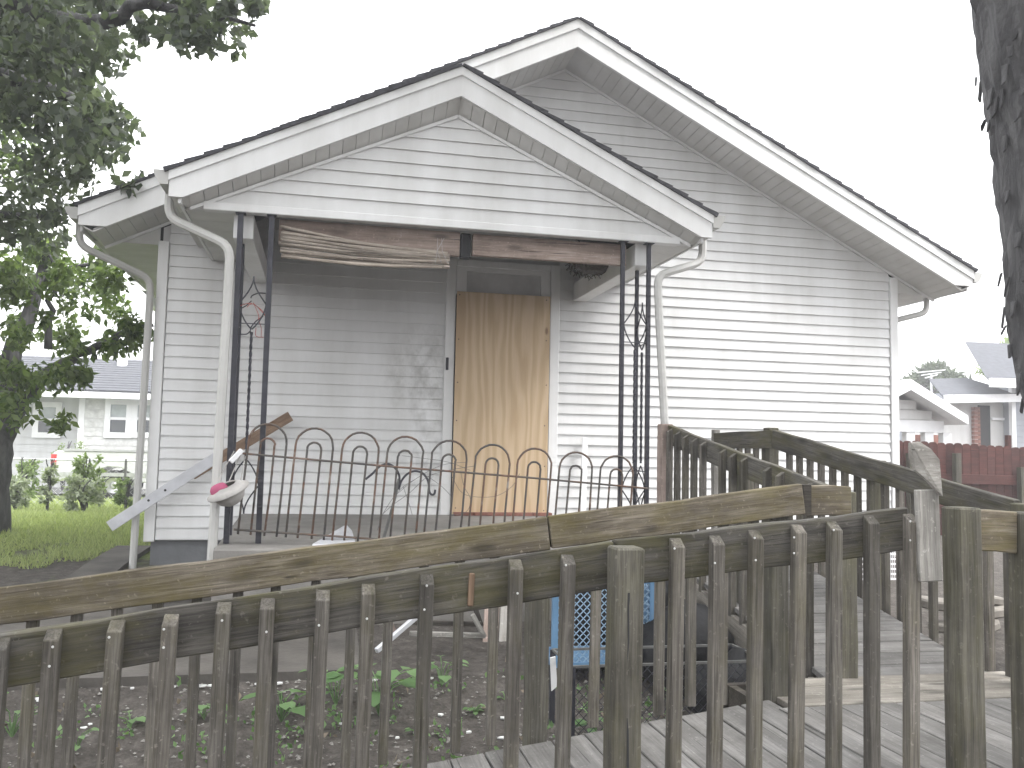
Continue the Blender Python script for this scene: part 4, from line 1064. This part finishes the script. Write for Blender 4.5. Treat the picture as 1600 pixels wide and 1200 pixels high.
me.loops.foreach_set('vertex_index', np.arange(3*n, dtype=np.int32)); me.polygons.foreach_set('loop_start', (np.arange(n)*3).astype(np.int32)); me.polygons.foreach_set('loop_total', np.full(n, 3, np.int32))
me.update(); me.validate(); me.materials.append(M['grass'])
tag(put('grass', me), 'patchy green lawn grass left of the house', 'grass', kind='stuff')

# weeds in the soil bed
def weed(p, nl, ls, h, label, seed):
    rr = random.Random(seed); t = thing('weed', p, label, 'weed', 'broad-leaved weeds in the soil bed')
    st = MB(); lf = MB()
    for i in range(nl):
        a = i*2.4 + rr.uniform(-.4, .4); rad = rr.uniform(.25, 1)*h*.8; hh = h*rr.uniform(.35, 1)
        tip = p + Vector((math.cos(a)*rad, math.sin(a)*rad, hh)); st.tube([p, p + Vector((math.cos(a)*rad*.4, math.sin(a)*rad*.4, hh*.8)), tip], .003, 4)
        d = Vector((math.cos(a), math.sin(a), -.25)).normalized(); sd_ = Vector((-math.sin(a), math.cos(a), 0)); up = d.cross(sd_); s = ls*rr.uniform(.6, 1.15)
        outl = [(0, 0), (.25, .42), (.55, .5), (.85, .28), (1.05, 0)]
        vs = [tip + d*s*x + up*s*.05*abs(math.sin(x*3)) for x, y in outl] + [tip + d*s*x + sd_*s*y + Vector((0,0,s*.14)) for x, y in outl[1:4]] + [tip + d*s*x - sd_*s*y + Vector((0,0,s*.14)) for x, y in outl[1:4]]
        lf.add(vs, [(0,1,5),(1,2,6,5),(2,3,7,6),(3,4,7),(0,8,1),(1,8,9,2),(2,9,10,3),(3,10,4)])
    st.build('stem', M['weed'], t); lf.build('leaves', M['weed'], t, smooth=True, fix=False)
WD = [(593, 1088, 16, .13, .27, 'largest leafy weed, left of centre in the soil bed'), (525, 1080, 10, .075, .2, 'narrow-leaved weed left of the largest weed'), (440, 1098, 12, .09, .16, 'low weed with rounded leaves near the slab edge'),
      (320, 1095, 6, .06, .08, 'small two-leaved weed in the left part of the bed'), (205, 1110, 7, .05, .08, 'small pale weed between the leftmost pickets'), (20, 1130, 9, .05, .16, 'tall thin weed at the left edge of the frame'),
      (690, 1060, 8, .07, .16, 'weed with upright leaves right of the largest weed'), (745, 1090, 9, .045, .06, 'flat weed before the broken stand'), (790, 1075, 7, .04, .06, 'tiny weed by the far railing post'), (930, 1110, 12, .075, .16, 'yellow-green weed growing through the wire cage'),
      (650, 1150, 6, .045, .05, 'seedling near the ramp edge in the middle'), (120, 1170, 6, .05, .10, 'thin weed low at the lower left')]
for i, (x, y, nl, ls, h, lab) in enumerate(WD):
    p = at(x, y, z=.05)
    for _ in range(3): p = at(x, y, z=g(p.x, p.y))
    p.y = min(max(p.y, -4.55), -3.25); p.z = g(p.x, p.y) - .005
    if 'cage' in lab: p = Vector((at(x, y, v=-3.95).x, -3.95, .03))
    weed(p, nl, ls, h, lab, i)
cs = [Vector((random.uniform(-.8, 3.9), random.uniform(-4.55, -3.25), 0)) for _ in range(150)]
for c in cs: c.z = g(c.x, c.y) + .02
leaf_cloud(cs, [.06]*150, [9]*150, .035, M['weed'], 'ground_weeds', None, -.5, .6, 12)
tag(bpy.data.objects['ground_weeds'], 'tiny seedlings speckling the bare soil', 'seedlings', kind='stuff')
cs = [Vector((random.uniform(-.8, 4.2), random.uniform(-4.55, -3.0), 0)) for _ in range(120)]
for c in cs: c.z = g(c.x, c.y) + .012
leaf_cloud(cs, [.05]*120, [3]*120, .045, M['deadleaf'], 'dead_leaves', None, 0, .6, 13)
tag(bpy.data.objects['dead_leaves'], 'dead brown leaves scattered on the soil', 'dead leaves', kind='stuff')

# ------------------------------------------------------------------ far left: grey house, pickup, chain-link fence, shrubs
nb = thing('neighbour_house', at(160, 730, d=30), 'low grey house with pale shingle roof and white windows across the street', 'house')
dv = yawed(1, 0, 0)
def N(x, y, d=29.0, back=0):
    p = at(x, y, d=d); return p
nbv = at(150, 650, d=29).y       # facade plane parallel to our house front
def nf(x, y, dv_=0): return at(x, y, v=nbv + dv_)
L0, L1 = nf(-260, 620).x, nf(420, 620).x; zE = nf(150, 617).z; zG = g(0, nbv)
mb = MB(); mb.box((L0, nbv+.5, zG), (L1, nbv+7, zE)); nw = mb.build('wall', M['greywall'], nb)
bay0, bay1 = nf(131, 650).x, nf(400, 650).x
mb = MB(); mb.box((bay0, nbv, zG), (bay1, nbv+.52, zE)); mb.build('stone_bay', M['palestone'], nb)
for i in range(9):
    z = zG + .5 + i*.27; mb = MB(); mb.box((bay0+.02, nbv-.02, z), (bay1, nbv-.001, z+.255)); mb.build('stone_course', M['palestone'], nw)
for i in range(12):
    z = zG + .2 + i*.22; mb = MB(); mb.box((L0, nbv+.48, z), (bay0-.01, nbv+.499, z+.205)); mb.build('siding_course', M['greywall'], nw)
zR = zE + (nf(150, 557).z - nf(150, 617).z)*1.14
mb = MB(); mb.prism([(L0-.3, nbv-.5, zE-.02), (L0-.3, nbv+3.8, zR), (L0-.3, nbv+8, zE-.02), (L0-.3, nbv+8, zE+.08), (L0-.3, nbv+3.8, zR+.1), (L0-.3, nbv-.5, zE+.08)], (L1-L0+.6, 0, 0)); rf_ = mb.build('roof', M['roof_grey'], nb)
for i in range(14):
    t0, t1 = i/14, (i+1)/14; z0, z1 = zE+.08 + (zR-zE)*t0, zE+.08+(zR-zE)*t1; y0, y1 = nbv-.5+4.3*t0, nbv-.5+4.3*t1
    mb = MB(); mb.prism([(L0-.3, y0, z0+.02), (L0-.3, y1, z1+.02), (L0-.3, y1, z1+.035), (L0-.3, y0, z0+.05)], (L1-L0+.6, 0, 0)); mb.build('shingle_course', M['roof_grey'], rf_)
vt = nf(191, 566, 2.9); mb = MB(); mb.lathe([(.16, -.2), (.16, .04), (.12, .09), (.02, .1)], Matrix.Translation(vt), 12); mb.build('roof_vent', M['white'], rf_)
mb = MB(); mb.box((L0-.3, nbv-.56, zE-.12), (L1+.3, nbv-.5, zE+.06)); mb.build('eave_trim', M['white'], nb)
mb = MB(); mb.box((bay0-.14, nbv-.03, zG+.3), (bay0+.02, nbv+.5, zE-.02)); mb.build('corner_trim', M['white'], nb)
def window(x0, x1, y0, y1, off, lite):
    a, b = nf(x0, y0, off), nf(x1, y1, off); v = a.y
    mb = MB(); t = .16
    for q in (((a.x-t, b.z-t), (a.x, a.z+t)), ((b.x, b.z-t), (b.x+t, a.z+t)), ((a.x, a.z), (b.x, a.z+t)), ((a.x, b.z-t), (b.x, b.z)), ((a.x, (a.z+b.z)/2-.04), (b.x, (a.z+b.z)/2+.04))):
        mb.box((q[0][0], v-.05, q[0][1]), (q[1][0], v+.06, q[1][1]))
    w_ = mb.build('window', M['white'], nb)
    zm = (a.z+b.z)/2
    mb = MB(); mb.box((a.x, v-.012, zm+.04), (b.x, v-.002, a.z)); mb.build('pane', M[lite], w_)
    mb = MB(); mb.box((a.x, v-.008, b.z), (b.x, v+.002, zm-.04)); mb.build('pane', M['glass'], w_)
mb = MB(); q0, q1 = nf(197, 632, -.03), nf(209, 676, -.03); mb.box((q0.x+.05, nbv-.052, q1.z-.12), (q1.x+.05, nbv-.024, q0.z+.12)); mb.build('window_mullion', M['white'], nb)
window(174, 196, 632, 676, -.03, 'glasslite'); window(216, 240, 633, 676, -.03, 'glasslite'); window(62, 86, 636, 676, .45, 'glasslite')
# pickup
td = 24.0; tp = at(84, 772, d=td); tv = tp.y; X0 = at(80, 740, v=tv).x; tz = g(X0, tv)
sc = 1.0
tk = thing('pickup_truck', (X0+2.8, tv, tz), 'white pickup truck parked across the street behind the shrubs', 'truck')
def T(x, y, z): return (X0 + x*sc, tv + y*sc, tz + z*sc)
zb_ = at(140, 705, v=tv).z - tz
k = zb_/1.30
mb = MB(); prof = [(0, .50), (.02, 1.22), (.10, 1.30), (2.25, 1.30), (2.27, 1.22), (2.35, 1.26), (3.9, 1.22), (5.3, 1.12), (5.5, .95), (5.52, .5), (4.95, .48), (4.9, .72), (4.68, .86), (4.4, .88), (4.1, .76), (4.0, .48), (1.85, .46), (1.78, .72), (1.55, .86), (1.25, .88), (.98, .76), (.86, .5)]
mb.prism([T(x, 0, z*k) for x, z in prof], (0, 1.85, 0)); body = mb.build('body', M['truck'], tk, bevel=.02)
mb = MB(); cab = [(2.35, 1.25), (2.5, 1.85), (2.75, 1.95), (3.7, 1.93), (4.3, 1.24)]
mb.prism([T(x, .1, z*k) for x, z in cab], (0, 1.65, 0)); cb = mb.build('cab', M['truck'], tk, bevel=.03)
mb = MB(); mb.prism([T(x, .085, z*k) for x, z in ((2.62, 1.32), (2.68, 1.82), (3.1, 1.84), (3.1, 1.32))], (0, .01, 0)); mb.build('side_window', M['glass'], cb)
mb = MB(); mb.prism([T(x, .085, z*k) for x, z in ((3.2, 1.32), (3.2, 1.84), (3.66, 1.82), (4.05, 1.32))], (0, .01, 0)); mb.build('side_window', M['glass'], cb)
mb = MB(); mb.box(T(.25, -.02, 1.30*k), T(2.2, .05, 1.36*k)); mb.build('bed_rail', M['chrome'], body)
mb = MB(); mb.box(T(.1, -.015, .62*k), T(2.3, -.002, .72*k)); mb.build('side_trim', M['chrome'], body)
for yy in (-.02, 1.78):
    mb = MB(); mb.box(T(-.02, yy, .92*k), T(.1, yy+.09, 1.2*k)); mb.build('tail_light', M['lamp'], body)
mb = MB(); mb.box(T(-.16, .03, .48*k), T(.02, 1.82, .66*k)); mb.build('bumper', M['chrome'], tk, bevel=.02)
for wx in (1.4, 4.45):
    for yy in (.02, 1.62):
        mb = MB(); MM = Matrix.Translation(T(wx, yy, .37*k)) @ Matrix.Rotation(R(-90), 4, 'X')
        mb.lathe([(.2, 0), (.35, 0), (.375, .03), (.375, .19), (.35, .22), (.2, .22), (.2, 0)], MM, 24); wh = mb.build('wheel', M['tyre'], tk, smooth=True)
        mb = MB(); mb.lathe([(.001, .02), (.06, .02), (.1, .05), (.19, .03), (.2, .05)], MM, 18); mb.build('rim', M['chrome'], wh)
# chain-link fence
cf = at(150, 719, d=19.5); fv = cf.y; fz = cf.z; F0, F1 = at(-200, 719, v=fv).x, at(420, 719, v=fv).x
cl = thing('chain_link_fence', (0.5*(F0+F1), fv, g(0, fv)), 'chain-link fence with thin grey top rail before the pickup', 'fence')
mb = MB(); mb.tube([(F0, fv, fz), (F1, fv, fz)], .02, 6); mb.build('top_rail', M['zinc'], cl)
pxs = [at(x, 719, v=fv).x for x in (-130, 35, 197, 360)]
for u in pxs:
    mb = MB(); mb.tube([(u, fv, g(0, fv)-.1), (u, fv, fz+.03)], .025, 8); mb.build('post', M['wire'], cl)
mb = MB(); p = .14; L = F1-F0; Hh = fz - g(0, fv)
for i in range(-int(Hh/p)-1, int(L/p)+1):
    for sg in (1, -1):
        s0 = i*p; a_s, a_t, b_s, b_t = s0, 0, s0+Hh, Hh
        if a_s < 0: a_t, a_s = -a_s, 0
        if b_s > L: b_t, b_s = Hh-(b_s-L), L
        if b_s-a_s < .02: continue
        if sg < 0: a_s, b_s = L-a_s, L-b_s
        mb.beam((F0+a_s, fv, g(0, fv)+a_t), (F0+b_s, fv, g(0, fv)+b_t), .005, .005)
mb.build('mesh', M['zinc'], cl)
# shrubs
def shrub(x, ybase, ytop, wpx, d, mat, label, seed, cnt=26):
    p = at(x, ybase, d=d); p.z = g(p.x, p.y); top = at(x, ytop, d=d).z; wd = wpx*d/F_PX/2*.85; h = (top - p.z)*.92
    t = thing('shrub', p, label, 'shrub', 'shrubs along the far lawn edge'); rr = random.Random(seed)
    mb = MB()
    for i in range(4): limb(mb, [p, p + Vector((rr.uniform(-.3,.3)*wd, rr.uniform(-.3,.3)*wd, h*.5)), p + Vector((rr.uniform(-.8,.8)*wd, rr.uniform(-.8,.8)*wd, h*.9))], .025, .008, 5, .01)
    mb.build('stem', M['bark'], t)
    cs = [p + Vector((rr.uniform(-1,1)*wd*.75, rr.uniform(-1,1)*wd*.7, h*rr.uniform(.15, .9))) for _ in range(cnt)]
    leaf_cloud(cs, [wd*.3]*cnt, [38]*cnt, .085, M[mat], 'crown', t, .1, .5, seed)
shrub(137, 762, 700, 46, 17.5, 'shrub', 'rounded light-green shrub hiding the middle of the pickup', 31)
shrub(132, 775, 738, 58, 16.0, 'shrubgrey', 'pale grey-green bushy shrub below the rounded one', 32)
shrub(197, 775, 738, 34, 17.0, 'shrub', 'small dense shrub beside the house corner downspout', 33, 14)
shrub(36, 752, 700, 46, 18.5, 'shrub', 'leafy shrub right of the left tree trunk', 34)
shrub(75, 770, 700, 22, 16.5, 'shrubgrey', 'spindly grey bush in front of the pickup tail', 35, 10)
shrub(24, 775, 738, 46, 17.0, 'shrubgrey', 'low grey-green shrub at the foot of the left tree', 36)
shrub(100, 720, 672, 60, 27.0, 'shrub', 'small bush below the grey house, behind the pickup bed', 37, 12)

# ------------------------------------------------------------------ far right: red fence, carport, house, trees
d0 = 14.0; fp = at(1500, 700, d=d0); rfv = fp.y
red = thing('red_fence', (fp.x, rfv, g(0, 3)), 'dull red wooden board fence with scalloped top behind the house', 'fence')
def rf(x, y): return at(x, y, v=rfv)
ru0, ru1 = rf(1385, 700).x, rf(1760, 700).x; zt_l = rf(1410, 688).z; zt_r = rf(1600, 699).z; zg_ = .38
i = 0; u = ru0; PW = .135
while u < ru1:
    t = (u-rf(1410,690).x)/(rf(1600,690).x-rf(1410,690).x); ztp = zt_l + (zt_r-zt_l)*t + random.uniform(-.008, .008)
    mb = MB(); mb.prism([(u, rfv, zg_), (u+PW-.006, rfv, zg_), (u+PW-.006, rfv, ztp-.03), (u+PW-.03, rfv, ztp-.006), (u+PW/2, rfv, ztp), (u+.025, rfv, ztp-.006), (u, rfv, ztp-.03)], (0, .018, 0))
    mb.build('picket', M['redpaint'], red); u += PW; i += 1
for (ya, yb) in ((738, 757), (800, 818)):
    a, b = rf(1500, ya).z, rf(1500, yb).z; board('rail', (ru0, rfv-.022, (a+b)/2), (ru1, rfv-.022, (a+b)/2-.03), .04, abs(a-b)*.8, M['redpaint'], red, seg=6)
for x in (1416, 1488, 1588, 1690):
    p = rf(x, 708); board('post', (p.x, rfv-.085, .2), (p.x, rfv-.085, p.z - (.0 if x < 1500 else .2)), .085, .085, M['post'], red, up=(0,-1,0))
mb = MB(); p = rf(1580, 680); mb.box((p.x-.03, rfv+.03, .4), (p.x+.03, rfv+.09, p.z)); mb.build('post', M['redpaint'], red)
# white gabled carport
gd = 18.5; gp = at(1440, 650, d=gd); gv = gp.y
def G(x, y, off=0): return at(x, y, v=gv+off)
gar = thing('carport', G(1430, 700), 'white gabled carport behind the red fence', 'carport')
ap = G(1402, 611); rt = G(1490, 664); bz = G(1430, 657).z; lft = 2*ap.x - rt.x; zgr = g(0, gv)
mb = MB(); mb.prism([(ap.x, gv, ap.z-.12), (lft+.4, gv, bz), (rt.x-.4, gv, bz)], (0, 6, 0)); gw = mb.build('gable_wall', M['creamwall'], gar)
for i in range(6):
    z = bz + .02 + i*.19; h = (ap.z-.12 - z)/(ap.z-.12-bz)*(ap.x-lft-.4)
    if h > .1:
        mb = MB(); mb.box((ap.x-h, gv-.03, z), (ap.x+h*.93, gv-.002, z+.17)); mb.build('siding_plank', M['creamwall'], gw)
sl_ = (ap.z - rt.z)/(rt.x - ap.x)
for s, e in ((1, rt.x), (-1, lft)):
    mb = MB(); mb.prism([(ap.x, gv-.4, ap.z), (e, gv-.4, rt.z), (e, gv-.4, rt.z+.16), (ap.x, gv-.4, ap.z+.2)], (0, 6.6, 0)); mb.build('roof', M['white'], gar)
mb = MB(); mb.box((lft+.2, gv-.06, bz-.22), (rt.x-.25, gv+.1, bz)); mb.build('lintel', M['white'], gar)
for x in (1421, 1450, 1478):
    p = G(x, 680); mb = MB(); mb.box((p.x-.09, gv-.04, zgr), (p.x+.09, gv+.1, bz-.22)); mb.build('post', M['white'], gar)
mb = MB(); mb.box((lft+.3, gv+5.6, zgr), (rt.x-.3, gv+5.8, bz)); mb.build('back_wall', M['greywall'], gar)
p = G(1462, 680, 2); mb = MB(); mb.box((p.x-.25, p.y, zgr), (p.x+.25, p.y+.5, bz-.2)); mb.build('brick_pier', M['brick'], gar)
# house on the right
hd = 25.0; hp = at(1540, 650, d=hd); hv = hp.y
def Hh_(x, y, off=0): return at(x, y, v=hv+off)
rh = thing('cream_house', Hh_(1540, 700), 'cream and blue-grey house with brick pier beyond the red fence', 'house')
zg2 = g(0, hv)
a, b = Hh_(1470, 640), Hh_(1568, 640); ze1 = Hh_(1530, 628).z
mb = MB(); mb.box((a.x, hv, zg2), (b.x, hv+1.2, ze1)); cw = mb.build('wall', M['creamwall'], rh)
for (x0, x1) in ((1470, 1510), (1548, 1567)):
    q0, q1 = Hh_(x0, 655), Hh_(x1, 660); mb = MB(); mb.box((q0.x, hv-.06, q0.z-.02), (q1.x, hv-.002, q0.z+.04)); mb.build('sill_band', M['white'], cw)
p0, p1 = Hh_(1512, 690), Hh_(1528, 690); zt2 = Hh_(1520, 633).z
for i in range(26):
    z = zg2 + i*.1
    if z + .09 > zt2: break
    mb = MB(); mb.box((p0.x+.1, hv-.12, z), (p1.x-.02, hv-.02, z+.088)); mb.build('brick_course', M['brick'], cw)
p2 = Hh_(1547, 690); mb = MB(); mb.box((p1.x+.005, hv-.02, zg2), (p2.x, hv-.003, zt2)); mb.build('doorway', M['dark'], rh)
ridge = Hh_(1560, 602, 2)
mb = MB(); mb.prism([(a.x-.3, hv-.5, ze1), (b.x+.1, hv-.5, ze1+.1), (b.x+.1, hv+1.3, ze1+.62), (a.x+.75, hv+1.3, ze1+.55)], (0, .1, .12)); mb.build('porch_roof', M['roof_grey'], rh)
mb = MB(); mb.beam((a.x-.3, hv-.52, ze1+.0), (b.x+.1, hv-.52, ze1+.1), .06, .2); mb.build('fascia', M['white'], rh)
c0 = Hh_(1567, 620); mb = MB(); mb.box((c0.x, hv-.3, zg2), (c0.x+6, hv+6, Hh_(1570, 606).z)); bwl = mb.build('side_wall', M['bluewall'], rh)
for i in range(22):
    z = zg2 + .2 + i*.14
    if z + .13 > Hh_(1570, 606).z: break
    mb = MB(); mb.box((c0.x+.02, hv-.33, z), (c0.x+6, hv-.302, z+.128)); mb.build('siding_plank', M['bluewall'], bwl)
mb = MB(); mb.box((c0.x-.06, hv-.36, zg2), (c0.x+.05, hv-.25, Hh_(1570, 606).z)); mb.build('corner_trim', M['white'], rh)
e0 = Hh_(1508, 600); e1 = Hh_(1590, 594); zz = e0.z
mb = MB(); mb.prism([(e0.x, hv-.8, zz), (e0.x+8, hv-.8, zz+.1), (e0.x+8, hv+2.2, zz+1.35), (e0.x+1.9, hv+2.2, zz+1.3)], (0, .1, .12)); mb.build('roof', M['roof_grey'], rh)
mb = MB(); mb.beam((e0.x, hv-.83, zz-.02), (e0.x+8, hv-.83, zz+.08), .06, .22); mb.build('fascia', M['white'], rh)
# pines / trees
def far_tree(name, x, y0, y1, wpx, d, mat, label, seed, leaf=.3, cnt=60):
    p = at(x, 700, d=d); p.z = g(p.x, p.y); zt_ = at(x, y1, d=d).z; zl_ = at(x, y0, d=d).z; wd = wpx*d/F_PX/2
    t = thing(name, p, label, 'tree'); mb = MB(); limb(mb, [p, p + Vector((.1, 0, (zl_-p.z)*.6)), Vector((p.x, p.y, zt_-.3))], .3, .05, 8)
    rr = random.Random(seed); cs = []
    for i in range(cnt):
        a = rr.uniform(0, 6.28); q = rr.random()**.5; z = rr.uniform(0, 1); prof = math.sin(min(1, .15+z*.95)*math.pi)**.6
        cs.append(Vector((p.x + wd*q*math.cos(a)*prof, p.y + wd*q*math.sin(a)*prof, zl_ + (zt_-zl_)*z)))
        if i % 5 == 0: limb(mb, [Vector((p.x, p.y, cs[-1].z-.3)), (Vector((p.x, p.y, cs[-1].z)) + cs[-1])/2, cs[-1]], .06, .015, 5)
    mb.build('trunk', M['bark'], t)
    leaf_cloud(cs, [(wd*.3, wd*.3, wd*.13)]*cnt, [80]*cnt, leaf, M[mat], 'crown', t, 0, .3, seed)
far_tree('pine_tree', 1462, 625, 576, 88, 42, 'needle', 'flat-topped pine tree behind the carport roof', 51, .35, 46)
far_tree('background_tree', 1602, 610, 530, 100, 38, 'shrub', 'light green tree behind the right-hand house roof', 52, .4, 50)
an_ = thing('antenna_mast', at(1455, 625, d=30), 'thin pale antenna mast before the pine tree', 'mast')
mb = MB(); b0 = at(1456, 660, d=30); t0 = at(1455, 583, d=30); mb.tube([b0, t0], .035, 6); mb.build('mast_pole', M['zinc'], an_)
mb = MB()
for i, s in enumerate((.5, .35, .22)): mb.tube([t0 + Vector((-s, 0, -.08*i)), t0 + Vector((s, 0, -.08*i+.12))], .02, 4)
mb.build('crossarm', M['white'], an_)

# ------------------------------------------------------------------ haze volume added to imitate lens veil and lift the blacks
hz = MB(); hz.box((-405, -405, -1.4), (405, 405, 13.2))
mt = bpy.data.materials.new('lens_veil_haze'); mt.use_nodes = True; n = mt.node_tree; n.nodes.clear()
ho = n.nodes.new('ShaderNodeOutputMaterial'); pv = n.nodes.new('ShaderNodeVolumePrincipled')
pv.inputs['Density'].default_value = .0045; pv.inputs['Color'].default_value = (.95, .95, .965, 1)
n.links.new(pv.outputs[0], ho.inputs['Volume'])
tag(hz.build('haze', mt), 'thin pale haze added to stand in for lens veil', 'haze', kind='stuff')
